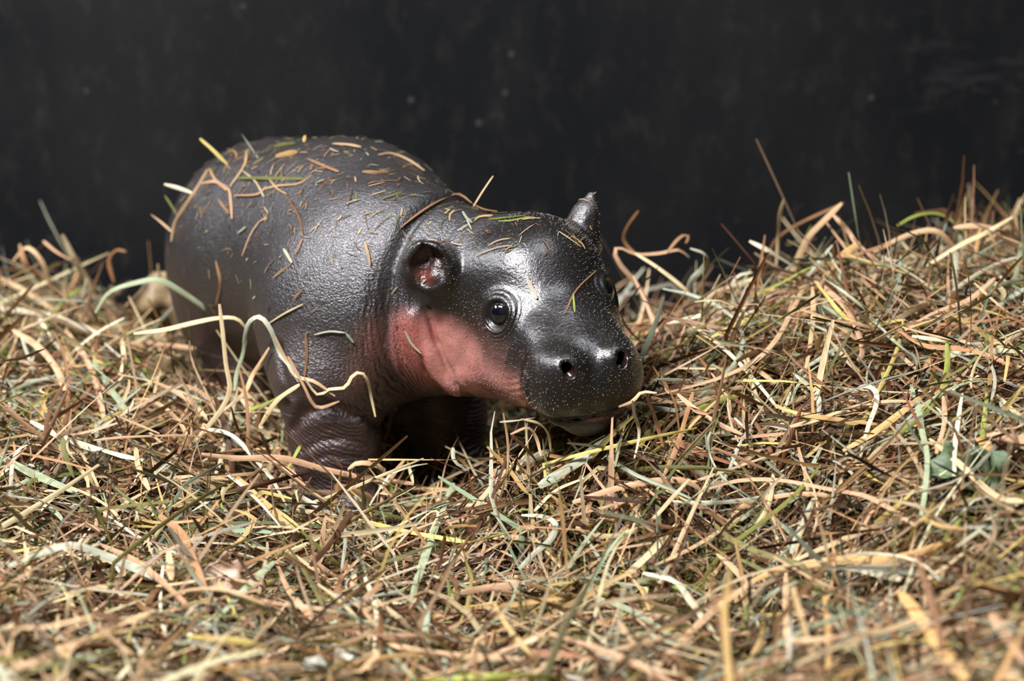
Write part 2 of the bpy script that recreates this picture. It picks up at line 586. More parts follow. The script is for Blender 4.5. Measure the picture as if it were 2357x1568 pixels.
CREASES = [  # photo pixels, depth, half width in metres
    ([(985, 715), (1000, 775), (1028, 840), (1052, 885), (1085, 915)], 0.0046, 0.0030),       # jowl behind the cheek
    ([(962, 740), (985, 800), (1015, 860), (1040, 890)], -0.0075, 0.0110),                    # the pouch itself
    ([(950, 650), (952, 720), (960, 780), (985, 850), (1020, 905)], 0.0030, 0.0030),          # behind the pouch
    ([(1212, 822), (1200, 860), (1204, 905), (1222, 945), (1240, 968)], 0.0022, 0.0020),      # lip corner against the cheek
    ([(1075, 880), (1110, 915), (1160, 950)], 0.0008, 0.0014),
    ([(1120, 800), (1160, 815), (1195, 850)], 0.0008, 0.0014),
    ([(672, 990), (700, 950), (760, 935), (830, 955), (880, 985)], 0.0032, 0.0035),           # elbow
    ([(700, 985), (760, 965), (840, 985)], -0.0016, 0.0050),
    ([(690, 1040), (740, 1015), (800, 1010), (850, 1030)], 0.0014, 0.0022),
    ([(690, 1075), (750, 1050), (830, 1055)], 0.0013, 0.0020),
    ([(640, 800), (650, 860), (668, 910)], 0.0030, 0.0040),                                   # armpit
    ([(905, 640), (893, 720), (885, 790)], 0.0014, 0.0016), ([(925, 640), (915, 730), (918, 800), (930, 870)], 0.0012, 0.0016),
    ([(860, 640), (846, 720), (836, 800), (850, 870)], 0.0010, 0.0015),
]
_g = []
for px, dep, wid in CREASES:
    q_ = []
    for i in range(len(px) - 1):
        for t in np.linspace(0, 1, 4, endpoint=(i == len(px) - 2)):
            q_.append((px[i][0] + (px[i + 1][0] - px[i][0]) * t, px[i][1] + (px[i + 1][1] - px[i][1]) * t))
    P_, _n = on_hippo(q_)
    _g.append((P_, dep, wid))
GROOVES += _g


def surface_nets(sdf, lo, hi, h, B=8):
    lo = np.asarray(lo, float)
    nb = np.ceil((np.asarray(hi) - lo) / (h * B)).astype(int)
    n = nb * B + 1
    bi = np.stack(np.meshgrid(*[np.arange(k) for k in nb], indexing='ij'), -1).reshape(-1, 3)
    bc = (lo + (bi + 0.5) * (h * B)).astype(np.float32)
    dc = sdf(bc)
    keep = np.abs(dc) < h * B * 1.6
    D = np.ones(n, np.float32)
    for (i, j, k) in bi[~keep & (dc < 0)]:
        D[i * B:(i + 1) * B + 1, j * B:(j + 1) * B + 1, k * B:(k + 1) * B + 1] = -1
    g = np.stack(np.meshgrid(*[np.arange(B + 1)] * 3, indexing='ij'), -1).reshape(-1, 3)
    kb = bi[keep]
    for c0 in range(0, len(kb), 800):
        idx = (kb[c0:c0 + 800, None, :] * B + g[None]).reshape(-1, 3)
        vals = sdf((lo + idx * h).astype(np.float32))
        D[idx[:, 0], idx[:, 1], idx[:, 2]] = vals
    S = D < 0
    cnt = np.zeros(n - 1, np.int8)
    offs = [(a, b, c) for a in (0, 1) for b in (0, 1) for c in (0, 1)]
    for a, b, c in offs:
        cnt += S[a:n[0] - 1 + a, b:n[1] - 1 + b, c:n[2] - 1 + c]
    act = np.argwhere((cnt > 0) & (cnt < 8))
    V8 = np.stack([D[act[:, 0] + a, act[:, 1] + b, act[:, 2] + c] for a, b, c in offs], 1)
    acc = np.zeros((len(act), 3))
    num = np.zeros(len(act))
    for i in range(8):
        for j in range(i + 1, 8):
            oi, oj = np.array(offs[i]), np.array(offs[j])
            if np.abs(oi - oj).sum() != 1: continue
            vi, vj = V8[:, i], V8[:, j]
            m = (vi < 0) != (vj < 0)
            t = np.where(m, vi / np.where(m, vi - vj, 1), 0)
            acc += m[:, None] * (oi + t[:, None] * (oj - oi))
            num += m
    verts = lo + (act + acc / num[:, None]) * h
    idm = np.full(n - 1, -1, np.int32)
    idm[act[:, 0], act[:, 1], act[:, 2]] = np.arange(len(act))
    quads = []
    for ax in range(3):
        b, c = (ax + 1) % 3, (ax + 2) % 3
        sl0 = [slice(None)] * 3
        sl1 = [slice(None)] * 3
        sl0[ax] = slice(0, n[ax] - 1)
        sl1[ax] = slice(1, n[ax])
        for q in (sl0, sl1):
            q[b] = slice(1, n[b] - 1)
            q[c] = slice(1, n[c] - 1)
        s0, s1 = S[tuple(sl0)], S[tuple(sl1)]
        for flip, msk in ((False, s0 & ~s1), (True, ~s0 & s1)):
            e = np.argwhere(msk)
            if not len(e): continue
            e[:, b] += 1
            e[:, c] += 1
            qd = []
            for db, dc_ in ((-1, -1), (0, -1), (0, 0), (-1, 0)):
                z = e.copy()
                z[:, b] += db
                z[:, c] += dc_
                qd.append(idm[z[:, 0], z[:, 1], z[:, 2]])
            qd = np.stack(qd, 1)
            quads.append(qd[:, ::-1] if flip else qd)
    return verts, np.concatenate(quads)


ends = np.stack([CHEST, MID, RUMP, head_w((0, 9, -3)), head_w((0, -6, 0)), head_w((7, -6, 3)), head_w((-7, -6, 3))])
HV, HF = surface_nets(hippo_sdf, ends.min(0) - [0.15, 0.12, 0.24], ends.max(0) + [0.08, 0.12, 0.14], 0.0020)
for _ in range(1):
    G = grad(HV)
    dd = hippo_sdf(HV)
    st = dd / np.maximum((G * G).sum(1), 0.25)
    HV = HV - np.clip(st, -0.0012, 0.0012)[:, None] * G
HN = unit(grad(HV))


def sstep(x, a, b):
    t = np.clip((x - a) / (b - a), 0, 1)
    return t * t * (3 - 2 * t)


def skin_attributes(P):
    q = head_l(P)
    dark = np.array([0.0118, 0.0106, 0.0100])
    brown = np.array([0.024, 0.0150, 0.013])
    maroon = np.array([0.042, 0.0175, 0.015])
    pink = np.array([0.46, 0.200, 0.175])
    dull = np.array([0.19, 0.085, 0.070])
    n = np.sin(q[:, 0] * 1.9 + 1.3 * np.sin(q[:, 1] * 1.1)) * np.sin(q[:, 1] * 1.7 + q[:, 2])
    # trunk: slate on the back, browner flanks, reddish belly and legs
    zz = P[:, 2] + 0.004 * n
    f = (P - FOLD_C) @ FOLD_N
    c = dark + (brown - dark) * sstep(-zz, -0.150, -0.105)[:, None]
    c = c + (maroon - c) * (sstep(-zz, -0.115, -0.045))[:, None] * 0.75
    # neck and throat get rosy in front of the fold
    nk = sstep(f, 0.004, 0.05) * sstep(-q[:, 2], 1.0, 4.2) * (q[:, 1] < 3)
    c = c + (dull - c) * (nk * 0.42)[:, None]
    # pink throat and cheeks
    zc = np.interp(q[:, 1], [-8, -5, -2.6, 0.4, 5], [-0.8, -1.0, -1.7, -3.5, -3.3]) + 0.18 * n
    ck = sstep(zc - q[:, 2], -0.4, 2.2) * sstep(q[:, 1], -6.9, -5.3) * sstep(-q[:, 1], -5.05, -4.55)
    th = sstep(-q[:, 2], 1.2, 2.6) * sstep(q[:, 1], -7.0, -5.0) * sstep(-q[:, 1], 2.4, 3.6)
    ck = np.maximum(ck, th * 0.9) * sstep(q[:, 2], -9.5, -6.4)
    c = c + (pink - c) * (ck)[:, None]
    # a duller streak runs down along the jowl, the pouch behind it is redder
    stk = np.exp(-((q[:, 1] + 2.6 - 0.25 * (q[:, 2] + 4)) / 0.75) ** 2) * ck
    c = c + (np.array([0.20, 0.088, 0.070]) - c) * (stk * 0.6)[:, None]
    c = c * (1 - (0.30 * ck * sstep(-q[:, 1], 3.6, 4.6))[:, None] * np.array([0.25, 1.0, 1.0]))
    # head itself: dark above, muzzle dark
    mz = sstep(q[:, 1], 4.4, 5.0)
    hd = sstep(q[:, 1], -8.5, -5.5) * sstep(q[:, 2], -9, -6)
    c = c + (dark - c) * (mz * hd)[:, None]
    # lip edge
    lip = np.exp(-((q[:, 2] + 6.05 - 0.035 * (q[:, 0] ** 2)) / 0.16) ** 2) * sstep(q[:, 1], 8.3, 9.0) * (np.abs(q[:, 0] - 0.6) < 1.7)
    c = c + (np.array([0.16, 0.07, 0.06]) - c) * np.clip(lip, 0, 1)[:, None] * 0.8
    # ears: reddish inside
    for s in (-1, 1):
        ec, R = EARS[s]
        e = (q - ec) @ R
        rr = np.sqrt((e[:, 0] / 1.5) ** 2 + (e[:, 1] / 1.75) ** 2)
        inn = sstep(-rr, -1.0, -0.6) * (np.abs(e[:, 2]) < 1.2)
        c = c + (np.array([0.028, 0.014, 0.011]) - c) * (inn * 0.9)[:, None]
        red = np.exp(-((e[:, 0] - s * -0.55) ** 2 + (e[:, 1] + 0.55) ** 2) / 0.45) * inn
        c = c + (np.array([0.13, 0.026, 0.018]) - c) * np.clip(red, 0, 1)[:, None]
    for s in (-1, 1):   # nostril lining
        t = q - NOS[s]
        r = np.sqrt((t * t).sum(1))
        c = c + (np.array([0.045, 0.014, 0.013]) - c) * (sstep(-r, -0.85, -0.45) * (t[:, 1] < -0.1))[:, None]
    headness = sstep(q[:, 1], -6.0, -3.5) * sstep(q[:, 2], -8, -6)
    # pleats: lines parallel to the fold on the neck, slanted creases on the front leg
    am = np.exp(-((f - 0.004) / 0.024) ** 2) * sstep(-P[:, 2], -0.19, -0.14) + 0.9 * np.exp(-((f - 0.035) / 0.03) ** 2) * sstep(-P[:, 2], -0.13, -0.09)
    am = am * (1 - headness)
    lx = (P - CHEST) @ BF
    la = sstep(-P[:, 2], -0.075, -0.055)
    pleat = np.where(la > 0.5, P[:, 2] * 0.8 + 0.55 * lx, f + 0.12 * (P[:, 2] - 0.1))
    wrk = np.maximum(am * 0.9, la * 0.35)
    rings = np.zeros(len(P))
    eyer = np.zeros(len(P))
    for s in (-1, 1):
        t = q - EYE[s]
        ta = t @ EYE_AX[s]
        r = np.sqrt(np.maximum((t * t).sum(1) - ta * ta, 0))
        ang = sstep(-(t[:, 2] - 0.5 * t[:, 1]), -0.3, 0.8)
        rings += sstep(r, 1.05, 1.3) * sstep(-r, -2.3, -1.5) * (0.2 + 0.8 * ang) * (ta > -0.5)
        eyer = np.where(t[:, 0] * s > -1.5, r, eyer)
    # mouth-corner pleats on the pink cheek
    pl = np.sin((q[:, 2] - 0.35 * q[:, 1]) / 0.085 + 0.8 * np.sin(q[:, 1] * 2.2)) * sstep(q[:, 1], 2.4, 4.3) * sstep(-q[:, 1], -5.0, -4.6) * sstep(-q[:, 2], 2.8, 3.6)
    cheek = 0.35 * pl
    return np.c_[c, np.ones(len(P))], headness, wrk, rings, eyer, pleat, cheek


cols, hdn, wrk, rings, eyer, pleat, cheek = skin_attributes(HV)
hippo = mesh_obj('baby_pygmy_hippo', HV, HF, M_SKIN, attrs={'skin': cols, 'headness': hdn, 'wrinkle': wrk, 'rings': rings, 'eyer': eyer, 'pleat': pleat, 'cheek': cheek})
tag(hippo, 'wet dark grey baby pygmy hippo with pink cheeks standing in hay', 'hippo')


def uv_sphere(nu, nv):
    v = [(0, 0, 1)]
    for i in range(1, nv):
        a = math.pi * i / nv
        for j in range(nu):
            b = 2 * math.pi * j / nu
            v.append((math.sin(a) * math.cos(b), math.sin(a) * math.sin(b), math.cos(a)))
    v.append((0, 0, -1))
    f = []
    for j in range(nu):
        f.append((0, 1 + j, 1 + (j + 1) % nu, 1 + (j + 1) % nu))
        e = 1 + (nv - 2) * nu
        f.append((len(v) - 1, e + (j + 1) % nu, e + j, e + j))
        for i in range(nv - 2):
            p0 = 1 + i * nu
            f.append((p0 + j, p0 + nu + j, p0 + nu + (j + 1) % nu, p0 + (j + 1) % nu))
    tri = []
    for q in f:
        tri.append((q[0], q[1], q[2]))
        if q[3] != q[2]: tri.append((q[0], q[2], q[3]))
    return np.array(v), np.array(tri)


def eye_material():
    m, nt, b = new_mat('dark_wet_eye')
    a = nd(nt, 'ShaderNodeAttribute', attribute_name='tint')
    tc = nd(nt, 'ShaderNodeTexCoord').outputs['Object']
    n = nd(nt, 'ShaderNodeTexNoise', i_Scale=700.0, i_Detail=3.0)
    nt.links.new(tc, n.inputs['Vector'])
    nt.links.new(mix_c(nt, math_n(nt, 'MULTIPLY', n.outputs[0], 0.5), a.outputs['Color'], (0.003, 0.003, 0.004, 1)), b.inputs['Base Color'])
    b.inputs['Roughness'].default_value = 0.06
    b.inputs['Specular IOR Level'].default_value = 0.6
    b.inputs['Coat Weight'].default_value = 1.0
    b.inputs['Coat Roughness'].default_value = 0.02
    return m


M_EYE = eye_material()
sv, sf = uv_sphere(40, 24)
for s in (-1, 1):
    ax = EYE_AX[s]
    look = sv @ ax
    r = np.sqrt(np.clip(1 - look ** 2, 0, 1))
    iris = sstep(-r, -0.66, -0.56) * (look > 0)
    pup = sstep(-r, -0.40, -0.34) * (look > 0)
    c = np.array([0.012, 0.008, 0.007]) + (np.array([0.009, 0.009, 0.012]) - np.array([0.012, 0.008, 0.007])) * iris[:, None]
    c = c + (np.array([0.002, 0.0025, 0.006]) - c) * pup[:, None]
    bulge = 1 + 0.05 * sstep(-r, -0.7, 0.0) * (look > 0)
    mesh_obj('eyeball', head_w(EYE[s] + sv * bulge[:, None] * EYE_R), sf, M_EYE, hippo, attrs={'tint': np.c_[c, np.ones(len(c))]})
#@@HAY
# fine pale follicle bumps and bristles all over the head
def scatter_bristles():
    q = head_l(HV)
    ok = (q[:, 1] > -5.5) & (q[:, 2] > -6.8) & (np.abs(q[:, 0]) < 7)
    for s in (-1, 1):
        ok &= ((q - EYE[s]) ** 2).sum(1) > 1.75 ** 2
        ok &= ((q - NOS[s]) ** 2).sum(1) > 0.75 ** 2
    cand = np.flatnonzero(ok)
    rng.shuffle(cand)
    # keep a minimum spacing with a coarse hash grid
    cell = np.floor(HV[cand] / 0.0026).astype(np.int64)
    _, first = np.unique(cell @ np.array([1, 100003, 10000600009]), return_index=True)
    pick = cand[first]
    pick = pick[rng.random(len(pick)) < 0.72]
    P, N = HV[pick], HN[pick]
    n = len(P)
    t1 = unit(np.cross(N, rng.normal(size=(n, 3))))
    t2 = np.cross(N, t1)
    P = P + (t1 * rng.normal(size=(n, 1)) + t2 * rng.normal(size=(n, 1))) * 0.0008
    rad = rng.uniform(0.00016, 0.00034, n)[:, None]
    hgt = rng.uniform(0.0003, 0.0007, n)[:, None]
    hgt[rng.random(n) < 0.10] *= 3.2
    lean = rng.normal(size=(n, 1)) * 0.5 * t1 + rng.normal(size=(n, 1)) * 0.5 * t2 + np.array([0, 0, -0.25])
    ring = [P + rad * (math.cos(a) * t1 + math.sin(a) * t2) - N * 0.0002 for a in (0, math.pi / 2, math.pi, 3 * math.pi / 2)]
    mid = [P + 0.75 * rad * (math.cos(a) * t1 + math.sin(a) * t2) + (N + 0.3 * lean) * hgt * 0.7 for a in (0, math.pi / 2, math.pi, 3 * math.pi / 2)]
    tip = P + (N + lean * 0.6) * hgt
    V = np.stack(ring + mid + [tip], 1).reshape(-1, 3)
    F = []
    for j in range(4):
        k = (j + 1) % 4
        F += [(j, k, 4 + k), (j, 4 + k, 4 + j), (4 + j, 4 + k, 8)]
    F = (np.array(F)[None] + (np.arange(n) * 9)[:, None, None]).reshape(-1, 3)
    o = mesh_obj('bristles', V, F, plain('pale_bristle', (0.21, 0.19, 0.16), 0.45, 0.5), hippo)
    tag(o, 'short pale bristles dotted over the head', kind='stuff')


scatter_bristles()

# ------------------------------------------------------------------ hay: the lie of the bed
_cp = [at(*c) for c in [
    # front edge of the bed
    (0, 1568, 1.17), (600, 1568, 1.21), (1200, 1568, 1.22), (1800, 1568, 1.18), (2357, 1568, 1.10),
    (100, 1330, 1.37), (700, 1330, 1.41), (1250, 1330, 1.41), (1800, 1330, 1.37), (2300, 1330, 1.26),
    # left bank
    (0, 715, 1.93), (150, 730, 1.95), (250, 790, 1.95), (60, 900, 1.70), (100, 1130, 1.52), (330, 830, 1.78), (420, 960, 1.66), (420, 1120, 1.54),
    # beside and under the animal
    (560, 1010, 1.63), (640, 1130, 1.56), (760, 1185, 1.595), (900, 1190, 1.57), (1010, 1175, 1.60), (1000, 1230, 1.50),
    (1150, 1150, 1.54), (1300, 1090, 1.50),
    # right bank
    (1480, 985, 1.53), (1500, 820, 1.68), (1470, 790, 1.86), (1600, 765, 1.84), (1750, 720, 1.80), (1900, 645, 1.78), (2080, 655, 1.79), (2250, 625, 1.78), (2357, 600, 1.78),
    (1700, 800, 1.64), (1950, 760, 1.64), (2200, 800, 1.60), (1650, 960, 1.55), (1950, 960, 1.52), (2300, 960, 1.46), (1600, 1130, 1.47), (2000, 1130, 1.42), (2300, 1130, 1.35)]]
_cp += [np.array(c) for c in [(-0.20, 1.86, 0.02), (-0.12, 1.74, 0.0), (-0.05, 1.74, 0.0), (0.0, 1.66, 0.015), (-0.25, 2.08, 0.02), (0.0, 2.05, 0.01), (0.15, 2.06, 0.005), (0.05, 1.85, 0.01),
                              (-0.55, 2.08, 0.04), (0.45, 2.08, 0.085), (0.30, 2.08, 0.03), (-0.65, 1.6, 0.06), (0.62, 1.6, 0.11), (-0.45, 0.95, 0.03), (0.0, 0.95, 0.03), (0.45, 0.95, 0.07)]]
_cp = np.array(_cp)


def _tps(r2):
    return 0.5 * r2 * np.log(r2 + 1e-12)


def _fit():
    x = _cp[:, :2]
    n = len(x)
    K = _tps(((x[:, None] - x[None]) ** 2).sum(-1)) + np.eye(n) * 2e-4
    Pm = np.c_[np.ones(n), x]
    A = np.block([[K, Pm], [Pm.T, np.zeros((3, 3))]])
    return np.linalg.solve(A, np.r_[_cp[:, 2], 0, 0, 0])


_w = _fit()


def hay_z(X, Y):
    X, Y = np.broadcast_arrays(np.asarray(X, float), np.asarray(Y, float))
    sh = X.shape
    x = np.stack([X.ravel(), Y.ravel()], 1)
    out = np.empty(len(x))
    for i in range(0, len(x), 20000):
        xi = x[i:i + 20000]
        out[i:i + 20000] = _tps(((xi[:, None] - _cp[None, :, :2]) ** 2).sum(-1)) @ _w[:-3] + np.c_[np.ones(len(xi)), xi] @ _w[-3:]
    return np.clip(out, -0.03, 0.22).reshape(sh)


# table look-up so that tens of thousands of strands stay quick
GX, GY = np.linspace(-0.9, 0.9, 181), np.linspace(0.8, 2.15, 136)
GZ = hay_z(GX[:, None], GY[None, :])
# tufts and hollows a few centimetres across
_b = np.zeros_like(GZ)
for fr, am in ((55, 0.0042), (95, 0.0036), (160, 0.0026)):
    for _ in range(5):
        an, ph = rng.uniform(0, 2 * math.pi), rng.uniform(0, 2 * math.pi)
        _b += am * np.sin(fr * rng.uniform(0.8, 1.25) * (GX[:, None] * math.cos(an) + GY[None, :] * math.sin(an)) + ph)
GZ = GZ + _b * 0.9


def hz(X, Y):
    fx = np.clip((np.asarray(X) - GX[0]) / (GX[1] - GX[0]), 0, len(GX) - 1.001)
    fy = np.clip((np.asarray(Y) - GY[0]) / (GY[1] - GY[0]), 0, len(GY) - 1.001)
    i, j = fx.astype(int), fy.astype(int)
    u, v = fx - i, fy - j
    return GZ[i, j] * (1 - u) * (1 - v) + GZ[i + 1, j] * u * (1 - v) + GZ[i, j + 1] * (1 - u) * v + GZ[i + 1, j + 1] * u * v


def hit_hay(px, py, lift=0.0):
    """where the ray through a photo pixel meets the hay, raised by lift"""
    Y = np.linspace(0.85, 2.1, 700)
    P = CAM + ray(px, py)[None] * Y[:, None]
    under = P[:, 2] < hz(P[:, 0], P[:, 1]) + lift
    k = int(np.argmax(under)) if under.any() else int(np.argmin(P[:, 2] - hz(P[:, 0], P[:, 1])))
    return P[k]


# ------------------------------------------------------------------ hay strands
PAL = {k: srgb(*v) for k, v in dict(
    tan=(208, 176, 138), pink=(210, 172, 138), straw=(226, 206, 164), pale=(226, 218, 190), grey=(186, 190, 170), sage=(156, 168, 138),
    olive=(122, 124, 74), yellow=(206, 188, 112), gold=(208, 170, 115), brown=(138, 100, 66), dark=(84, 56, 36), orange=(174, 134, 98),
    green=(160, 172, 84), rust=(160, 112, 84)).items()}


def ribbons(pts, wid, ref, fold):
    """pts (N,S,3) centre lines, wid (N,S), ref (N,S,3) blade normals, fold (N,) V depth as a share of the width -> verts, quads, across, along"""
    N, S, _ = pts.shape
    t = np.gradient(pts, axis=1)
    t = unit(t + 1e-9)
    side = unit(np.cross(t, ref) + 1e-9)
    nor = np.cross(side, t)
    hw = wid[..., None] * 0.5
    a = pts - side * hw
    b = pts + side * hw
    m = pts + nor * (fold[:, None, None] * wid[..., None])
    V = np.stack([a, m, b], 2).reshape(-1, 3)
    base = (np.arange(N) * S * 3)[:, None, None] + (np.arange(S - 1) * 3)[None, :, None]
    q1 = base + np.array([0, 1, 4, 3])
    q2 = base + np.array([1, 2, 5, 4])
    F = np.stack([q1, q2], 2).reshape(-1, 4)
    ids = rng.random(N) * 500
    across = (ids[:, None, None] + np.array([0, 0.5, 1.0])[None, None, :] + np.zeros((N, S, 1))).reshape(-1)
    seg = np.linalg.norm(np.diff(pts, axis=1), axis=2)
    ln = np.concatenate([np.zeros((N, 1)), np.cumsum(seg, 1)], 1) * 40
    along = (ln[:, :, None] + np.zeros((N, S, 3))).reshape(-1)
    return V, F, across, along


def grow(n, S, centre, yaw, pitch, L, curve, kink, wid):
    """centre lines integrated from heading angles: gentle bends, now and then a sharp kink"""
    s = np.linspace(-0.5, 0.5, S)[None]
    c1, c2 = rng.normal(0, curve, (n, 1)), rng.normal(0, curve * 0.7, (n, 1))
    w1 = rng.normal(0, 0.11, (n, 1)) * np.sin(s * rng.uniform(4, 11, (n, 1)) + rng.uniform(0, 6, (n, 1)))
    kp = rng.uniform(-0.35, 0.35, (n, 1))
    kon = (rng.random((n, 1)) < kink)
    step = (s > kp) * kon
    ya = yaw[:, None] + c1 * s * 2 + w1 + step * rng.normal(0, 1.0, (n, 1))
    pi = pitch[:, None] - np.abs(c2) * s * s * np.sign(s) * 2.0 + c2 * s + step * rng.normal(-0.2, 0.7, (n, 1))
    d = np.stack([np.cos(ya) * np.cos(pi), np.sin(ya) * np.cos(pi), np.sin(pi)], -1)
    p = np.cumsum(d, 1) * (L[:, None, None] / (S - 1))
    p = p - p.mean(1, keepdims=True) + centre[:, None]
    tw = rng.uniform(0, 2 * math.pi, (n, 1)) * (rng.random((n, 1)) < 0.5) + rng.normal(0, 1.0, (n, 1)) * s * 2
    ref = np.stack([np.sin(tw) * -np.sin(ya), np.sin(tw) * np.cos(ya), np.cos(tw) + 0 * ya], -1)
    taper = 1 - 0.55 * np.abs(s * 2) ** rng.uniform(2, 6, (n, 1))
    return p, wid[:, None] * taper, ref


def tints(n, P):
    keys = ['tan', 'pink', 'straw', 'pale', 'grey', 'sage', 'olive', 'yellow', 'gold', 'brown', 'dark', 'orange', 'green', 'rust']
    pr = np.array([.19, .11, .11, .045, .08, .065, .06, .035, .09, .11, .06, .06, .015, .03])
    k = rng.choice(len(keys), n, p=pr / pr.sum())
    c = np.stack([PAL[x] for x in keys])[k]
    return c * rng.uniform(0.33, 0.88, (n, 1)) * (1 + rng.normal(0, 0.04, (n, 3)))


HB0, HB1 = HV.min(0) - 0.004, HV.max(0) + 0.004


def clear_of_hippo(p, tol):
    """strands that do not run through the animal"""
    N, S, _ = p.shape
    f = p.reshape(-1, 3)
    ins = ((f > HB0) & (f < HB1)).all(1)
    d = np.full(len(f), 1.0)
    if ins.any(): d[ins] = hippo_sdf(f[ins].astype(np.float32))
    return d.reshape(N, S).min(1) > tol


def field(n, dlo, dhi, bias, Lm, Ls, wlo, whi, curve, kink, S, pit=0.2, yr=(0.92, 2.08)):
    Y = np.sqrt(rng.uniform(yr[0] ** 2, yr[1] ** 2, n))
    X = rng.uniform(-1, 1, n) * (0.235 * Y + 0.13)
    dep = dlo + (dhi - dlo) * rng.random(n) ** bias
    Z = hz(X, Y) - dep
    L = np.clip(np.exp(rng.normal(math.log(Lm), Ls, n)), 0.012, 0.24)
    wid = rng.uniform(wlo, whi, n) * rng.uniform(0.6, 1.0, n)
    yaw = rng.uniform(0, 2 * math.pi, n)
    pitch = rng.normal(0, pit, n)
    # follow the slope of the bed
    e = 0.02
    sx, sy = (hz(X + e, Y) - hz(X - e, Y)) / (2 * e), (hz(X, Y + e) - hz(X, Y - e)) / (2 * e)
    pitch = pitch + np.arctan(sx * np.cos(yaw) + sy * np.sin(yaw))
    return grow(n, S, np.stack([X, Y, Z], 1), yaw, pitch, L, curve, kink, wid)


parts = []
for args in (
        dict(n=11500, dlo=0.010, dhi=0.055, bias=0.9, Lm=0.095, Ls=0.40, wlo=0.0020, whi=0.0054, curve=0.25, kink=0.2, S=8),
        dict(n=9300, dlo=-0.004, dhi=0.032, bias=1.0, Lm=0.095, Ls=0.45, wlo=0.0017, whi=0.0052, curve=0.30, kink=0.25, S=9),
        dict(n=7800, dlo=-0.003, dhi=0.024, bias=1.1, Lm=0.055, Ls=0.50, wlo=0.0007, whi=0.0026, curve=0.45, kink=0.2, S=7, pit=0.35),
        dict(n=2400, dlo=-0.010, dhi=0.006, bias=1.0, Lm=0.095, Ls=0.40, wlo=0.0013, whi=0.0046, curve=0.5, kink=0.4, S=12, pit=0.34),
        dict(n=390, dlo=-0.016, dhi=0.0, bias=1.0, Lm=0.065, Ls=0.35, wlo=0.0010, whi=0.0028, curve=1.1, kink=0.5, S=12, pit=0.55, yr=(1.66, 2.04))):
    p, wd, ref = field(**args)
    ok = clear_of_hippo(p, 0.0005) & (p[..., 1].max(1) < WALLY - 0.01)
    ok &= p[..., 1].min(1) > 0.85
    p, wd, ref = p[ok], wd[ok], ref[ok]
    n = len(p)
    V, F, ac, al = ribbons(p, wd, ref, rng.uniform(0.05, 0.28, n))
    c = tints(n, p)
    parts.append((V, F, ac, al, np.repeat(np.c_[c, np.ones(n)], p.shape[1] * 3, 0)))

# packed hay below the loose strands, tint darkened to paint shade into gaps
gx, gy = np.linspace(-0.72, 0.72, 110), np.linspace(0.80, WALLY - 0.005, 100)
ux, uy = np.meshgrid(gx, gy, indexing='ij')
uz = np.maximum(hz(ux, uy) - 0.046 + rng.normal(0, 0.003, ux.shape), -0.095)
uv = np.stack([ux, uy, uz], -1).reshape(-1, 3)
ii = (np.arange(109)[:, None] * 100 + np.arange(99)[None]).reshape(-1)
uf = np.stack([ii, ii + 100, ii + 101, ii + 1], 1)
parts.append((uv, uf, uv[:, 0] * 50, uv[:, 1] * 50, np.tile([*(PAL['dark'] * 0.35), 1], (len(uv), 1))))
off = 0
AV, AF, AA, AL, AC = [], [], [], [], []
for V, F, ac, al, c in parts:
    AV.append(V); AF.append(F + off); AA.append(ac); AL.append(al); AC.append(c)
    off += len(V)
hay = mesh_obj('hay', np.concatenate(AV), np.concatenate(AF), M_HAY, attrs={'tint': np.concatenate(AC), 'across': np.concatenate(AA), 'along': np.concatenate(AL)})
tag(hay, 'deep bed of dry tangled hay covering the stall floor', 'hay', kind='stuff')


# ------------------------------------------------------------------ single stalks one can pick out
def resample(p, n):
    """smooth a traced polyline (Catmull-Rom) and space it evenly"""
    p = np.asarray(p, float)
    if len(p) > 2:
        e = np.concatenate([[2 * p[0] - p[1]], p, [2 * p[-1] - p[-2]]])
        out = []
        for i in range(len(p) - 1):
            t = np.linspace(0, 1, 8, endpoint=False)[:, None]
            a, b, c, d = e[i:i + 4]
            out.append(0.5 * (2 * b + (c - a) * t + (2 * a - 5 * b + 4 * c - d) * t * t + (3 * b - a - 3 * c + d) * t ** 3))
        p = np.concatenate(out + [p[-1:]])
    s = np.r_[0, np.cumsum(np.linalg.norm(np.diff(p, axis=0), axis=1))]
    u = np.linspace(0, s[-1], n)
    return np.stack([np.interp(u, s, p[:, k]) for k in range(3)], 1)


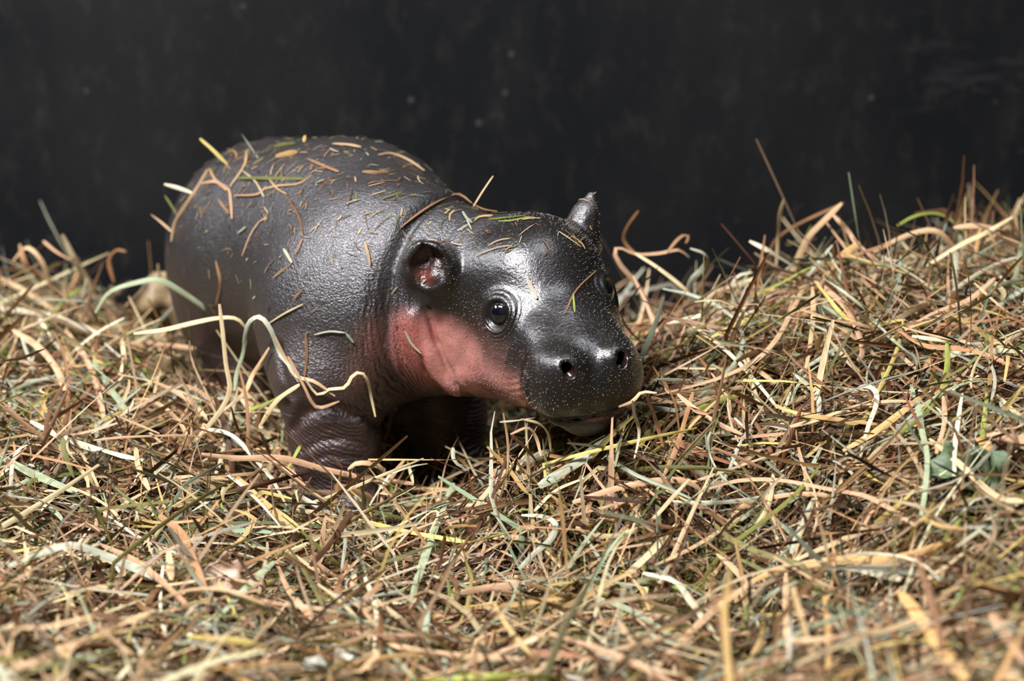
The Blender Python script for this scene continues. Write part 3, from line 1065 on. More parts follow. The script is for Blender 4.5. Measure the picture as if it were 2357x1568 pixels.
def stalk(P, width, colour, label, group, fold=0.16, name='hay_stalk', twist=None):
    n = max(5, min(22, int(np.linalg.norm(np.diff(P, axis=0), axis=1).sum() / 0.006) + 4))
    p = resample(P, n)[None]
    # the blade turns slowly; it starts about face-on to the room
    s = np.linspace(0, 1, n)
    tw = rng.uniform(-0.5, 0.5) + (rng.normal(0, 0.5) if twist is None else twist) * s
    t = unit(np.gradient(p[0], axis=0))
    base = unit(np.array([0, -0.75, 0.65]) - t * (t @ np.array([0, -0.75, 0.65]))[:, None] + 1e-6)
    ref = (np.cos(tw)[:, None] * base + np.sin(tw)[:, None] * np.cross(t, base))[None]
    wd = (width * (1 - 0.5 * np.abs(s * 2 - 1) ** 5) * (1 + 0.10 * np.sin(s * 9 + rng.uniform(0, 6))))[None]
    V, F, ac, al = ribbons(p, wd, ref, np.array([fold]))
    # a thin blade has a back as well
    k = len(V)
    nor = unit(np.cross(np.repeat(t, 3, 0), np.cross(np.repeat(ref[0], 3, 0), np.repeat(t, 3, 0))))
    c = PAL[colour] if isinstance(colour, str) else colour
    c = c * rng.uniform(0.75, 0.95) * (0.62 if name == 'hay_scrap' else 1.0)
    o0 = V.mean(0)
    o = mesh_obj(name, V - o0, F, M_HAY, attrs={'tint': np.tile([*c, 1], (k, 1)), 'across': ac, 'along': al})
    o.location = o0
    ln = np.linalg.norm(np.diff(p[0], axis=0), axis=1).sum()
    straight = np.linalg.norm(p[0, -1] - p[0, 0]) / ln
    turn = np.arccos(np.clip((t[1:] * t[:-1]).sum(1), -1, 1)).max()
    look = ('long ' if ln > 0.11 else 'short ' if ln < 0.05 else '') + ('broad ' if width > 0.0040 else 'fine ' if width < 0.0021 else '')
    look += 'kinked ' if turn > 0.45 else 'strongly curved ' if straight < 0.93 else 'bent ' if straight < 0.985 else 'straight '
    return tag(o, look + label, 'hay stalk', look + group)


PXM = 1 / 3300.0     # metres per photo pixel near the animal
CN = dict(tan='tan', pink='pinkish tan', straw='straw-coloured', pale='cream', grey='grey-green', sage='sage green', olive='olive', yellow='yellow', gold='golden',
          brown='brown', dark='dark brown', orange='orange-brown', green='bright green', rust='rust-brown')
WHERE = dict(crest='rising above the high hay bank', face='on the slope of the high bank', left='on the low bank behind the rump',
             leg='before the flank and front leg', chin='below the chin and muzzle', front='on the open hay before the animal')
GRP = dict(crest='stalks above the high hay bank', face='stalks on the high hay bank', left='stalks on the low hay bank', leg='stalks in front of the flank and leg',
           chin='stalks below the muzzle', front='stalks on the open hay')

# (where, colour, width in photo pixels, distance along the ground or None = on the hay, [photo pixels])
TRACED = [
    ('crest', 'straw', 7, 1.79, [(1786, 620), (1790, 562), (1792, 532), (1795, 495), (1805, 457)]),
    ('crest', 'tan', 12, 1.78, [(1938, 468), (1900, 505), (1862, 545), (1840, 590), (1815, 650)]),
    ('crest', 'brown', 6, 1.81, [(1942, 467), (1830, 520), (1780, 560), (1770, 610)]),
    ('crest', 'pink', 8, 1.78, [(1915, 492), (1950, 530), (1975, 565), (2020, 600)]),
    ('crest', 'pale', 10, 1.76, [(1725, 555), (1770, 578), (1830, 615)]),
    ('crest', 'gold', 14, 1.74, [(1978, 558), (1940, 590), (1895, 640)]),
    ('crest', 'green', 5, 1.80, [(2065, 520), (2100, 500), (2140, 491), (2180, 500), (2225, 540)]),
    ('crest', 'tan', 9, 1.78, [(2010, 580), (2080, 545), (2140, 530), (2175, 545), (2215, 600)]),
    ('crest', 'straw', 10, 1.76, [(2115, 625), (2200, 570), (2270, 535), (2330, 500)]),
    ('crest', 'pink', 10, 1.77, [(2195, 524), (2247, 520), (2306, 533), (2350, 570)]),
    ('crest', 'tan', 10, 1.76, [(2335, 490), (2345, 530), (2357, 580)]),
    ('crest', 'sage', 10, 1.70, [(2352, 560), (2335, 650), (2295, 740)]),
    ('crest', 'pink', 9, 1.77, [(1586, 592), (1561, 575), (1519, 583), (1464, 585), (1426, 570), (1414, 580), (1430, 613), (1456, 642), (1477, 672), (1494, 710)]),
    ('crest', 'straw', 9, 1.75, [(1462, 583), (1515, 617), (1574, 663), (1600, 690)]),
    ('crest', 'orange', 6, 1.77, [(1535, 582), (1557, 554), (1574, 541), (1586, 545), (1578, 560)]),
    ('crest', 'grey', 11, 1.74, [(1588, 572), (1620, 583), (1628, 600), (1616, 621), (1590, 646), (1578, 690)]),
    ('crest', 'brown', 6, 1.78, [(1470, 485), (1447, 516), (1435, 545), (1443, 566), (1470, 590)]),
    ('crest', 'gold', 7, 1.77, [(2245, 600), (2250, 560), (2262, 520), (2290, 560), (2300, 600)]),
    ('face', 'yellow', 8, None, [(2079, 737), (2070, 789), (2049, 844), (2024, 895), (1990, 966), (1944, 973), (1894, 966), (1826, 949), (1788, 937)]),
    ('face', 'gold', 9, None, [(1780, 930), (1822, 949), (1885, 960), (2020, 977)]),
    ('face', 'yellow', 7, None, [(1881, 655), (1965, 743), (2078, 737)]),
    ('face', 'pink', 14, None, [(1875, 645), (1923, 684), (1957, 726), (1978, 773), (1986, 810), (1974, 832)]),
    ('face', 'tan', 10, None, [(1851, 659), (1818, 726), (1784, 785), (1738, 831), (1670, 865), (1590, 890), (1506, 911)]),
    ('face', 'pale', 8, None, [(1590, 747), (1675, 810), (1750, 890), (1790, 940)]),
    ('face', 'green', 6, None, [(1729, 684), (1801, 650), (1873, 613), (1986, 590)]),
    ('face', 'yellow', 9, None, [(1630, 780), (1696, 747), (1750, 720)]),
    ('face', 'gold', 13, None, [(1940, 1038), (2012, 996), (2075, 949), (2132, 905)]),
    ('face', 'brown', 9, None, [(2129, 907), (2155, 844), (2176, 773), (2193, 693), (2214, 610)]),
    ('face', 'green', 12, None, [(2180, 785), (2180, 844), (2163, 907), (2113, 962), (2060, 1005)]),
    ('face', 'orange', 10, None, [(2062, 752), (2092, 777), (2138, 798), (2201, 802), (2264, 815), (2357, 853)]),
    ('face', 'sage', 11, None, [(2096, 886), (2113, 933), (2121, 987), (2134, 1050), (2129, 1130), (2118, 1200)]),
    ('face', 'pink', 9, None, [(2171, 912), (2174, 970), (2155, 1045)]),
    ('face', 'gold', 26, None, [(2251, 1008), (2298, 1046), (2357, 1084)]),
    ('face', 'pink', 18, None, [(2270, 1004), (2320, 1008), (2370, 1015)]),
    ('face', 'grey', 10, None, [(1826, 857), (1868, 895), (1885, 924), (1881, 975)]),
    ('face', 'straw', 10, None, [(1610, 690), (1680, 660), (1740, 640), (1790, 622)]),
    ('face', 'tan', 9, None, [(1870, 660), (1872, 720), (1865, 790), (1855, 850)]),
    ('face', 'pink', 10, None, [(2290, 640), (2230, 690), (2150, 720), (2080, 760)]),
    ('face', 'pale', 7, None, [(2170, 690), (2220, 650), (2290, 610), (2350, 590)]),
    ('face', 'straw', 12, None, [(2140, 1010), (2200, 1060), (2290, 1140), (2357, 1155)]),
    ('chin', 'tan', 6, 1.462, [(1424, 937), (1456, 924), (1477, 903), (1512, 905)]),
    ('chin', 'pale', 6, 1.460, [(1456, 922), (1460, 954), (1470, 983), (1470, 1013), (1460, 1055)]),
    ('chin', 'rust', 11, None, [(1489, 912), (1510, 970), (1527, 1030)]),
    ('chin', 'orange', 9, None, [(1595, 903), (1578, 962), (1557, 1030), (1527, 1097)]),
    ('chin', 'pink', 9, None, [(1559, 907), (1599, 941), (1654, 975), (1708, 1000)]),
    ('chin', 'pale', 10, None, [(1691, 962), (1725, 996), (1760, 1040)]),
    ('chin', 'rust', 15, None, [(1548, 1013), (1611, 1042), (1708, 1076)]),
    ('chin', 'green', 8, None, [(1585, 950), (1650, 924), (1713, 907)]),
    ('chin', 'grey', 20, None, [(1240, 1120), (1337, 1059), (1405, 1005)]),
    ('chin', 'pale', 16, None, [(1208, 1070), (1240, 1050), (1275, 1038)]),
    ('chin', 'grey', 9, 1.555, [(1043, 1031), (1046, 1061), (1079, 1085)]),
    ('chin', 'tan', 9, None, [(1068, 1125), (1110, 1080), (1165, 1025)]),
    ('chin', 'straw', 5, 1.475, [(1200, 965), (1240, 975), (1262, 1000), (1268, 1040)]),
    ('chin', 'pale', 5, 1.480, [(1150, 972), (1190, 968), (1230, 962)]),
    ('chin', 'tan', 6, 1.478, [(1175, 1000), (1215, 985), (1235, 1010), (1245, 1050)]),
    ('left', 'sage', 10, 1.75, [(219, 720), (250, 674), (308, 652), (366, 645), (415, 670), (473, 710), (510, 745)]),
    ('left', 'pink', 9, None, [(286, 790), (384, 795), (450, 803)]),
    ('left', 'straw', 11, 1.90, [(143, 540), (170, 594), (196, 638), (220, 690)]),
    ('left', 'orange', 10, 1.90, [(45, 562), (58, 607), (94, 640)]),
    ('left', 'tan', 9, 1.90, [(30, 600), (62, 570), (95, 600), (112, 650)]),
    ('left', 'brown', 7, 1.88, [(262, 650), (250, 600), (268, 576), (290, 580)]),
    ('left', 'pink', 8, 1.90, [(100, 555), (130, 580), (165, 600)]),
    ('left', 'tan', 12, None, [(0, 640), (60, 670), (130, 720), (200, 780)]),
    ('left', 'pale', 9, None, [(0, 710), (80, 720), (150, 735), (230, 770)]),
    ('left', 'pink', 13, None, [(30, 760), (90, 800), (130, 850), (150, 900)]),
    ('left', 'sage', 11, None, [(215, 830), (250, 890), (300, 955)]),
    ('left', 'pink', 11, None, [(150, 760), (200, 830), (225, 900), (242, 975)]),
    ('left', 'straw', 9, None, [(280, 780), (285, 830), (275, 880)]),
    ('left', 'dark', 5, 1.45, [(0, 832), (50, 824), (103, 803)]),
    ('left', 'olive', 10, None, [(143, 1004), (154, 1058), (170, 1100)]),
    ('left', 'sage', 16, None, [(0, 1049), (54, 1080), (112, 1107), (178, 1134)]),
    ('left', 'pale', 12, None, [(70, 970), (150, 1010), (240, 1040), (330, 1060)]),
    ('left', 'pink', 11, None, [(312, 1030), (320, 1080), (345, 1130)]),
    ('left', 'dark', 12, None, [(260, 1020), (330, 990), (380, 985), (395, 1015)]),
    ('leg', 'straw', 9, 1.615, [(505, 700), (513, 768), (520, 839), (529, 893), (513, 937), (482, 978), (445, 1020)]),
    ('leg', 'straw', 9, 1.66, [(308, 768), (379, 759), (446, 743), (504, 732), (545, 734), (570, 760)]),
    ('leg', 'grey', 9, 1.61, [(560, 790), (570, 748), (585, 732), (603, 732), (625, 763), (643, 812), (670, 848), (687, 880)]),
    ('leg', 'tan', 7, 1.585, [(632, 773), (658, 829), (682, 866), (725, 879), (771, 912)]),
    ('leg', 'pink', 6, 1.585, [(662, 820), (701, 892), (715, 922), (735, 939), (781, 924)]),
    ('leg', 'straw', 6, 1.580, [(700, 870), (731, 909), (758, 896), (794, 892), (811, 866), (831, 857), (847, 879), (854, 912), (864, 960)]),
    ('leg', 'straw', 9, 1.60, [(690, 885), (638, 922), (599, 980)]),
    ('leg', 'tan', 8, 1.62, [(620, 800), (582, 862), (562, 905), (515, 945)]),
    ('leg', 'green', 8, 1.63, [(560, 948), (610, 930), (655, 905)]),
    ('leg', 'sage', 7, 1.64, [(565, 760), (560, 810), (545, 860), (540, 900)]),
    ('leg', 'pale', 9, None, [(443, 1012), (473, 992), (506, 992), (542, 1008), (582, 1051), (625, 1101), (660, 1165)]),
    ('leg', 'orange', 11, None, [(405, 1050), (436, 1012), (465, 990)]),
    ('leg', 'pink', 9, None, [(529, 1058), (589, 1055), (642, 1068), (682, 1098), (715, 1140)]),
    ('leg', 'pink', 11, 1.565, [(463, 1045), (549, 1055), (648, 1055), (748, 1081), (847, 1101), (953, 1114)]),
    ('leg', 'tan', 10, 1.58, [(801, 1081), (824, 1066), (871, 1073), (898, 1105)]),
    ('leg', 'tan', 8, 1.57, [(932, 1058), (897, 1104), (881, 1144), (877, 1191)]),
    ('leg', 'straw', 7, 1.575, [(938, 1062), (944, 1085), (952, 1113)]),
    ('leg', 'orange', 17, 1.585, [(768, 1121), (814, 1131), (860, 1150)]),
    ('leg', 'green', 8, 1.575, [(692, 1025), (672, 1061), (652, 1095)]),
    ('leg', 'pale', 10, None, [(520, 1090), (560, 1120), (610, 1170), (660, 1230)]),
    ('front', 'grey', 16, None, [(20, 1304), (87, 1278), (163, 1255), (244, 1281), (326, 1314), (390, 1345)]),
    ('front', 'pink', 12, None, [(229, 1253), (305, 1288), (366, 1334), (422, 1385), (458, 1426)]),
    ('front', 'orange', 16, None, [(366, 1187), (417, 1227), (438, 1278), (473, 1354)]),
    ('front', 'sage', 16, None, [(631, 1293), (575, 1344), (494, 1431)]),
    ('front', 'pink', 12, None, [(636, 1295), (662, 1354), (702, 1405), (779, 1482)]),
    ('front', 'gold', 16, None, [(550, 1105), (585, 1141), (636, 1181), (692, 1222)]),
    ('front', 'dark', 11, None, [(809, 1176), (763, 1248), (713, 1304)]),
    ('front', 'tan', 15, None, [(0, 1558), (153, 1492), (254, 1446), (356, 1405)]),
    ('front', 'yellow', 9, None, [(825, 1197), (942, 1225), (1084, 1250)]),
    ('front', 'pale', 10, None, [(840, 1329), (865, 1405), (860, 1507)]),
    ('front', 'tan', 13, None, [(865, 1451), (916, 1487), (1018, 1507), (1196, 1517)]),
    ('front', 'tan', 9, None, [(993, 1125), (1028, 1192), (1069, 1293)]),
    ('front', 'sage', 15, None, [(1043, 1113), (1000, 1220), (965, 1320), (945, 1385)]),
    ('front', 'gold', 15, None, [(473, 1548), (611, 1533), (702, 1533)]),
    ('front', 'yellow', 11, None, [(433, 1466), (560, 1477), (636, 1497)]),
    ('front', 'tan', 14, None, [(387, 1270), (391, 1300), (394, 1336)]),
    ('front', 'pink', 13, None, [(1060, 1365), (1130, 1352), (1200, 1348)]),
    ('front', 'gold', 16, None, [(1730, 1339), (1804, 1309), (1936, 1290), (2064, 1285), (2192, 1245)]),
    ('front', 'tan', 14, None, [(1740, 1333), (1642, 1407), (1573, 1471), (1514, 1535)]),
    ('front', 'pale', 18, None, [(1887, 1295), (1985, 1309), (2074, 1334)]),
    ('front', 'straw', 18, None, [(1441, 1324), (1495, 1275), (1558, 1206)]),
    ('front', 'pale', 14, None, [(1480, 1319), (1553, 1339), (1593, 1388), (1656, 1476)]),
    ('front', 'sage', 10, None, [(1372, 1375), (1455, 1407), (1519, 1447), (1607, 1501)]),
    ('front', 'gold', 11, None, [(1897, 1373), (1907, 1466), (1907, 1555)]),
    ('front', 'tan', 11, None, [(1809, 1319), (1809, 1417), (1811, 1491)]),
    ('front', 'grey', 6, None, [(1710, 1005), (1671, 1098), (1632, 1162)]),
    ('front', 'pink', 12, None, [(1318, 1157), (1445, 1118), (1563, 1105), (1612, 1127)]),
    ('front', 'straw', 8, None, [(1229, 1177), (1278, 1130), (1347, 1100)]),
    ('front', 'pink', 9, None, [(1607, 1132), (1691, 1108), (1789, 1105), (1912, 1127), (2005, 1147), (2108, 1211)]),
    ('front', 'pink', 9, None, [(1637, 1159), (1764, 1147), (1838, 1137), (1936, 1142)]),
    ('front', 'grey', 11, None, [(1200, 1186), (1249, 1189), (1278, 1206), (1269, 1240), (1229, 1275), (1195, 1310)]),
    ('front', 'grey', 13, None, [(1873, 1147), (1838, 1231), (1821, 1275)]),
    ('front', 'gold', 28, None, [(2074, 1363), (2133, 1442), (2177, 1506), (2225, 1568)]),
    ('front', 'pink', 22, None, [(2280, 1412), (2329, 1481), (2365, 1535)]),
    ('front', 'brown', 16, None, [(2005, 1540), (2108, 1471), (2206, 1422), (2357, 1373)]),
    ('front', 'straw', 10, None, [(1325, 1215), (1400, 1235), (1500, 1210)]),
    ('front', 'tan', 12, None, [(1650, 1275), (1690, 1310), (1740, 1370)]),
    ('front', 'sage', 10, None, [(2000, 1400), (1880, 1440), (1760, 1500)]),
    ('front', 'rust', 14, None, [(1200, 1500), (1320, 1510), (1440, 1530)]),
    ('front', 'straw', 9, None, [(1780, 1090), (1770, 1160), (1730, 1230)]),
]
n_traced = 0
for where, colr, wpx, Y, px in TRACED:
    if Y is None:
        P = [hit_hay(x, y, 0.012) for x, y in px]
        Pm = np.array(P)
        # keep the depth along the stalk smooth
        ys = Pm[:, 1]
        if len(ys) > 2:
            ys = np.convolve(np.r_[ys[0], ys, ys[-1]], [0.25, 0.5, 0.25], 'valid')
        P = np.array([at(x, y, yy) for (x, y), yy in zip(px, ys)])
    else:
        k = len(px)
        ys = np.array([Y + 0.012 * math.sin(3.0 * i / max(1, k - 1) + wpx) for i in range(k)])
        if where in ('leg', 'chin'):
            # never inside the animal: stay a little in front of the skin seen through the same pixel
            HP, _n = on_hippo(px)
            hit = np.abs(hippo_sdf(HP)) < 0.002
            ys = np.where(hit, np.minimum(ys, HP[:, 1] - 0.007), ys)
        P = np.array([at(x, y, yy) for (x, y), yy in zip(px, ys)])
    dist = np.linalg.norm(P.mean(0) - CAM)
    stalk(P, wpx * 1.22 * dist / FPX, colr, '%s hay stalk %s' % (CN[colr], WHERE[where]), '%s %s' % (CN[colr], GRP[where]))
    n_traced += 1

# further loose stalks lying uppermost, until about 300 stand on their own
need = 296 - n_traced
p, wd, ref = field(n=need * 3, dlo=-0.015, dhi=-0.003, bias=1.0, Lm=0.085, Ls=0.30, wlo=0.0020, whi=0.0038, curve=0.7, kink=0.4, S=12, pit=0.22, yr=(1.05, 1.85))
ok = np.flatnonzero(clear_of_hippo(p, 0.012) & (np.abs(p[:, :, 0]).max(1) < 0.25 * p[:, :, 1].min(1)))[:need]
tk = ['tan', 'pink', 'straw', 'pale', 'grey', 'sage', 'gold', 'brown']
for j, i in enumerate(ok):
    colr = tk[rng.integers(len(tk))]
    x, y = p[i].mean(0)[:2]
    where = 'front' if y < 1.5 else ('face' if x > 0.1 else 'left')
    stalk(p[i][::2], wd[i].max(), colr, '%s hay stalk %s' % (CN[colr], WHERE[where]), '%s %s' % (CN[colr], GRP[where]))


# ------------------------------------------------------------------ hay clinging to the animal
BITS = [
    ('pink', 7, [(484, 390), (500, 418), (528, 437), (534, 465), (537, 505)]), ('tan', 6, [(569, 349), (566, 378), (550, 406), (531, 431)]),
    ('pink', 8, [(466, 424), (500, 421), (525, 440)]), ('pink', 7, [(541, 452), (594, 449), (616, 431)]), ('olive', 9, [(550, 412), (616, 413), (703, 415)]),
    ('orange', 8, [(709, 368), (744, 384), (781, 399)]), ('orange', 8, [(834, 399), (864, 401), (894, 400)]), ('tan', 5, [(622, 415), (641, 437), (662, 449)]),
    ('brown', 4, [(734, 440), (750, 425), (769, 406)]), ('pale', 7, [(656, 574), (665, 590), (675, 606)]), ('orange', 6, [(697, 552), (690, 570), (681, 587)]),
    ('tan', 5, [(631, 640), (650, 625), (672, 609)]), ('tan', 8, [(841, 559), (848, 585), (853, 612)]), ('orange', 6, [(506, 462), (518, 478), (530, 493)]),
    ('grey', 6, [(550, 537), (560, 530), (569, 523)]), ('tan', 8, [(481, 393), (453, 440), (428, 477), (405, 515), (398, 556)]), ('orange', 6, [(697, 668), (688, 678), (678, 687)]),
    ('orange', 7, [(1100, 441), (1050, 449), (1000, 468), (960, 493), (920, 525)]), ('brown', 5, [(1100, 445), (1125, 458), (1145, 472)]),
    ('green', 3, [(1124, 508), (1169, 503), (1210, 499)]), ('green', 4, [(1149, 512), (1176, 511), (1200, 506), (1224, 504)]),
    ('grey', 6, [(1064, 490), (1075, 505), (1088, 516)]), ('grey', 4, [(1075, 508), (1081, 520), (1087, 531)]), ('pale', 5, [(1054, 534), (1067, 527), (1080, 519)]),
    ('gold', 5, [(1093, 512), (1104, 502), (1135, 499)]), ('pale', 8, [(1213, 640), (1225, 665), (1237, 690)]), ('orange', 4, [(1300, 725), (1325, 670), (1370, 625)]),
    ('green', 5, [(1318, 678), (1320, 700), (1322, 722)]), ('pale', 6, [(935, 760), (950, 790), (972, 812)]), ('straw', 3, [(1125, 567), (1150, 555), (1176, 551)]),
    ('brown', 3, [(1248, 550), (1264, 575), (1251, 588)]), ('olive', 9, [(631, 341), (655, 336), (681, 333)]), ('tan', 7, [(766, 334), (800, 336), (831, 342)]),
    ('gold', 13, [(637, 364), (662, 358), (687, 354)]), ('orange', 7, [(706, 766), (708, 813), (703, 866)]), ('tan', 5, [(600, 440), (640, 430), (690, 425), (720, 405)]),
    ('straw', 5, [(560, 395), (590, 420), (610, 455)]), ('tan', 6, [(870, 360), (900, 356), (940, 372), (975, 396)]), ('olive', 6, [(880, 460), (905, 452), (925, 445)]),
    ('brown', 5, [(660, 450), (690, 500), (700, 545)]), ('orange', 7, [(500, 600), (510, 650), (500, 700)]), ('tan', 5, [(560, 590), (580, 540), (600, 510)]),
    ('straw', 5, [(620, 745), (660, 720), (700, 700)]), ('grey', 5, [(725, 770), (760, 762), (795, 765)]), ('sage', 6, [(797, 765), (805, 775), (815, 788)]),
    ('straw', 3, [(1285, 535), (1310, 552), (1335, 570)]), ('gold', 3, [(1315, 545), (1335, 560), (1345, 575)]), ('tan', 3, [(1095, 590), (1150, 570), (1180, 568)]),
]
flat = [q for b in BITS for q in b[2]]
BP, BN = on_hippo(flat)
k = 0
for colr, wpx, px in BITS:
    m = len(px)
    P, N = BP[k:k + m], BN[k:k + m]
    k += m
    up = 0.0012 + wpx * 0.00006
    P = P + N * up
    head = np.mean([x for x, y in px]) > 930
    place = 'on the head of the hippo' if head else 'stuck to the hippo back or flank'
    stalk(P, wpx * PXM, colr, '%s scrap of hay %s' % (CN[colr], place), '%s hay scraps %s' % (CN[colr], 'on the head' if head else 'on the back'), fold=0.1, name='hay_scrap', twist=0.3)

# stalks that stick out from the rump
for colr, wpx, a, b in [('yellow', 8, (522, 378), (460, 319)), ('pale', 8, (445, 446), (378, 424)), ('olive', 7, (408, 494), (379, 450)), ('tan', 8, (395, 532), (348, 494)), ('grey', 5, (585, 352), (556, 309)),
                        ('tan', 4, (1108, 438), (1135, 405)), ('gold', 7, (700, 328), (703, 312))]:
    P0, N0 = on_hippo([a])
    A = P0[0] + N0[0] * 0.001
    B = at(b[0], b[1], A[1] + 0.004)
    stalk(np.array([A - (B - A) * 0.05, (A + B) / 2 + [0, 0, 0.0006], B]), wpx * PXM * 1.1, colr, '%s hay straw sticking out from the hippo hide' % CN[colr], '%s stems sticking out from the hide' % CN[colr], name='hay_straw')


def chaff():
    """crumbs of hay too small to pick apart, strewn over back, neck and crown"""
    q = head_l(HV)
    up = HN[:, 2]
    wt = np.clip(up + 0.15, 0, 1) ** 1.5 * (HV[:, 2] > 0.12)
    wt = wt * np.where(q[:, 1] > -4.2, np.where((q[:, 2] > 3.0), 0.5, 0.02), 1.0)
    wt = wt + 0.10 * ((HN[:, 1] < -0.2) & (q[:, 1] < -8) & (HV[:, 2] > 0.09))
    n = 950
    pick = rng.choice(len(HV), n, p=wt / wt.sum())
    P, N = HV[pick], HN[pick]
    t1 = unit(np.cross(N, rng.normal(size=(n, 3))))
    L = np.exp(rng.normal(math.log(0.0065), 0.6, n))
    s = np.linspace(-0.5, 0.5, 5)
    bend = np.cross(N, t1) * rng.normal(0, 0.25, (n, 1))
    pts = P[:, None] + t1[:, None] * (s[None, :, None] * L[:, None, None]) + bend[:, None] * ((s ** 2)[None, :, None] * L[:, None, None])
    f = pts.reshape(-1, 3)
    for _ in range(2):
        g = grad(f)
        f = f - (hippo_sdf(f) - 0.0009)[:, None] * g / np.maximum((g * g).sum(1), 0.3)[:, None]
    pts = f.reshape(n, 5, 3)
    wd = rng.uniform(0.0003, 0.0013, n)[:, None] * np.array([0.6, 1, 1, 1, 0.6])
    V, F, ac, al = ribbons(pts, wd, np.repeat(N[:, None], 5, 1), rng.uniform(0.0, 0.2, n))
    c = tints(n, pts) * 0.7
    o = mesh_obj('chaff', V, F, M_HAY, attrs={'tint': np.repeat(np.c_[c, np.ones(n)], 15, 0), 'across': ac, 'along': al})
    tag(o, 'tiny crumbs of hay chaff strewn over the back of the baby hippo', 'chaff', kind='stuff')


chaff()


# ------------------------------------------------------------------ leaves caught in the hay
def leaf(name, centre, size, ax, nor, mat, label, curl=0.5, crumple=0.12, lobes=0, hole=None, seed=1):
    r2 = np.random.default_rng(seed)
    ax = unit(ax)
    nor = unit(np.asarray(nor) - ax * (np.asarray(nor) @ ax))
    sd = np.cross(ax, nor)
    nu, nv = 22, 14
    V = []
    ph = r2.uniform(0, 6, 6)
    for i in range(nu + 1):
        u = i / nu
        half = math.sin(math.pi * (0.03 + 0.94 * u) ** 0.8) * 0.42
        if lobes: half *= 1 + 0.16 * math.cos(u * lobes * 2 * math.pi)
        for j in range(nv + 1):
            v = 2 * j / nv - 1
            x, y = (u - 0.5), v * half
            z = curl * (y * y * 1.6 - 0.3 * x * x) + crumple * (math.sin(7 * x + 5 * y + ph[0]) * 0.5 + math.sin(13 * y - 6 * x + ph[1]) * 0.35 + math.sin(17 * x + ph[2]) * 0.25 * abs(v))
            z -= 0.03 * math.exp(-(v / 0.1) ** 2)
            V.append(centre + size * (ax * x + sd * y + nor * z))
    F = []
    for i in range(nu):
        for j in range(nv):
            if hole:
                u, v = (i + 0.5) / nu, 2 * (j + 0.5) / nv - 1
                if ((u - hole[0]) / hole[2]) ** 2 + ((v - hole[1]) / (hole[2] * 2)) ** 2 < 1: continue
            a = i * (nv + 1) + j
            F.append((a, a + nv + 1, a + nv + 2, a + 1))
    V = np.array(V)
    root = mesh_obj(name, V - centre, F, mat)
    root.location = centre
    sm = root.modifiers.new('thick', 'SOLIDIFY')
    sm.thickness = 0.0004
    tag(root, label, 'leaf')
    # midrib
    rib = np.array([centre + size * (ax * x + nor * (-0.3 * curl * x * x + 0.012)) for x in np.linspace(-0.62, 0.46, 8)])
    R_, V2, F2 = 5, [], []
    for i, c in enumerate(rib):
        rr = size * 0.018 * (1 - 0.7 * i / 7)
        for k in range(R_):
            a = 2 * math.pi * k / R_
            V2.append(c - centre + rr * (math.cos(a) * sd + math.sin(a) * nor))
    for i in range(7):
        for k in range(R_):
            F2.append((i * R_ + k, i * R_ + (k + 1) % R_, (i + 1) * R_ + (k + 1) % R_, (i + 1) * R_ + k))
    mesh_obj('midrib', V2, F2, mat, root)
    return root


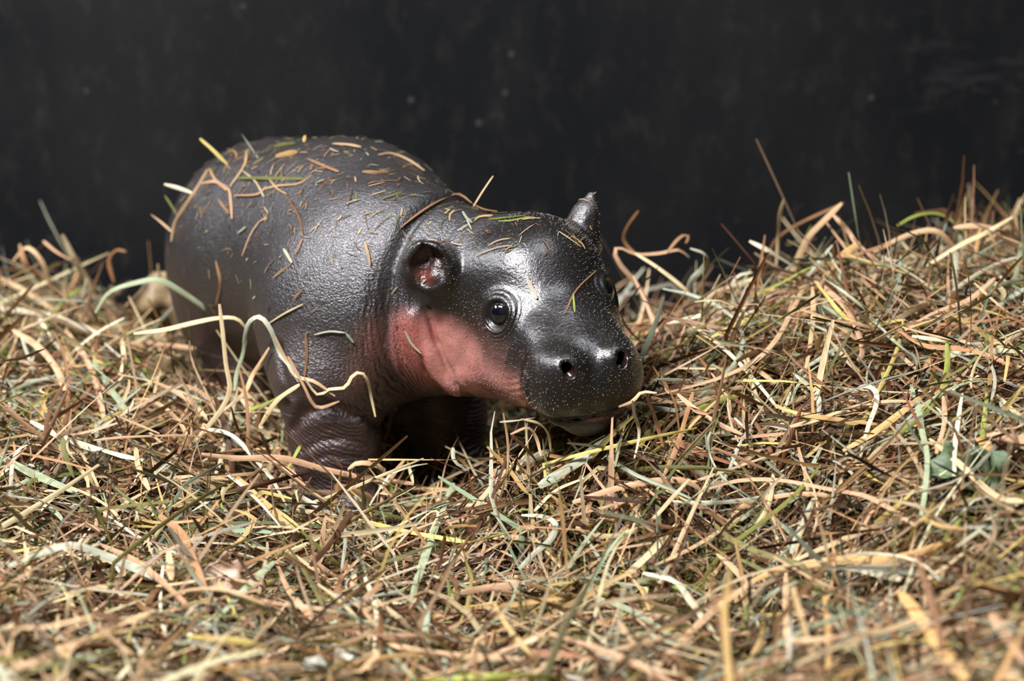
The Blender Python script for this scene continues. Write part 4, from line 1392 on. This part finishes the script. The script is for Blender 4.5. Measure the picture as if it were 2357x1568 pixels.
def leaf_mat(name, a, b, scale=60):
    m, nt, bs = new_mat(name)
    tc = nd(nt, 'ShaderNodeTexCoord').outputs['Object']
    n = nd(nt, 'ShaderNodeTexNoise', i_Scale=float(scale), i_Detail=6.0)
    v = nd(nt, 'ShaderNodeTexVoronoi', i_Scale=float(scale) * 5, feature='DISTANCE_TO_EDGE')
    nt.links.new(tc, n.inputs['Vector'])
    nt.links.new(tc, v.inputs['Vector'])
    c = mix_c(nt, ramp(nt, n.outputs[0], 0.35, 0.65), tuple(a) + (1,), tuple(b) + (1,))
    nt.links.new(c, bs.inputs['Base Color'])
    bs.inputs['Roughness'].default_value = 0.6
    bp = nd(nt, 'ShaderNodeBump', i_Strength=0.5, i_Distance=0.0006)
    nt.links.new(v.outputs['Distance'], bp.inputs['Height'])
    nt.links.new(bp.outputs[0], bs.inputs['Normal'])
    return m


M_LG = leaf_mat('green_leaf', srgb(62, 82, 60), srgb(100, 116, 84), 90)
M_LD = leaf_mat('dry_leaf_pinkish', srgb(196, 170, 150), srgb(150, 120, 98), 90)
M_LP = leaf_mat('dry_leaf_pale', srgb(136, 116, 82), srgb(84, 66, 46), 70)
M_LW = leaf_mat('white_husk', srgb(200, 198, 186), srgb(160, 152, 132), 60)
leaf('dry_leaf', hit_hay(523, 1332, 0.012), 0.030, (0.9, 0.1, -0.25), (0.0, -0.75, 0.6), M_LD, 'small crumpled pinkish dry leaf lying on the hay', 0.9, 0.16, 3, (0.45, 0.1, 0.10), 3)
leaf('green_leaf', hit_hay(2262, 1105, 0.002), 0.042, (0.35, -0.35, -0.8), (0.1, -0.7, 0.6), M_LG, 'broad dark green leaf tucked into the hay bank', 0.8, 0.2, 4, None, 5)
leaf('green_leaf', hit_hay(2190, 1082, 0.003), 0.030, (0.95, -0.1, 0.1), (0.0, -0.5, 0.8), M_LG, 'narrow green leaf beside the broad green leaf in the hay', 0.9, 0.10, 2, None, 6)
leaf('dry_leaf', at(376, 705, 1.87), 0.056, (0.12, 0.05, -0.9), (-0.1, -0.9, 0.2), M_LP, 'tall pale dry leaf with a hole standing beside the rump', 1.2, 0.16, 3, (0.62, 0.0, 0.07), 8)
leaf('dry_leaf', hit_hay(385, 868, 0.006), 0.038, (0.6, -0.2, -0.5), (0.0, -0.8, 0.5), M_LP, 'pale yellowish dry leaf on the low hay bank', 1.0, 0.16, 2, None, 9)
leaf('seed_husk', hit_hay(790, 1518, 0.006), 0.012, (0.8, 0.1, 0.3), (0, -0.6, 0.8), M_LW, 'plump white seed husk on the open hay', 1.6, 0.05, 0, None, 11)
leaf('seed_husk', hit_hay(727, 1537, 0.006), 0.017, (0.95, 0.1, -0.1), (0, -0.5, 0.8), M_LW, 'narrow white seed husk beside the plump husk', 0.9, 0.05, 0, None, 12)
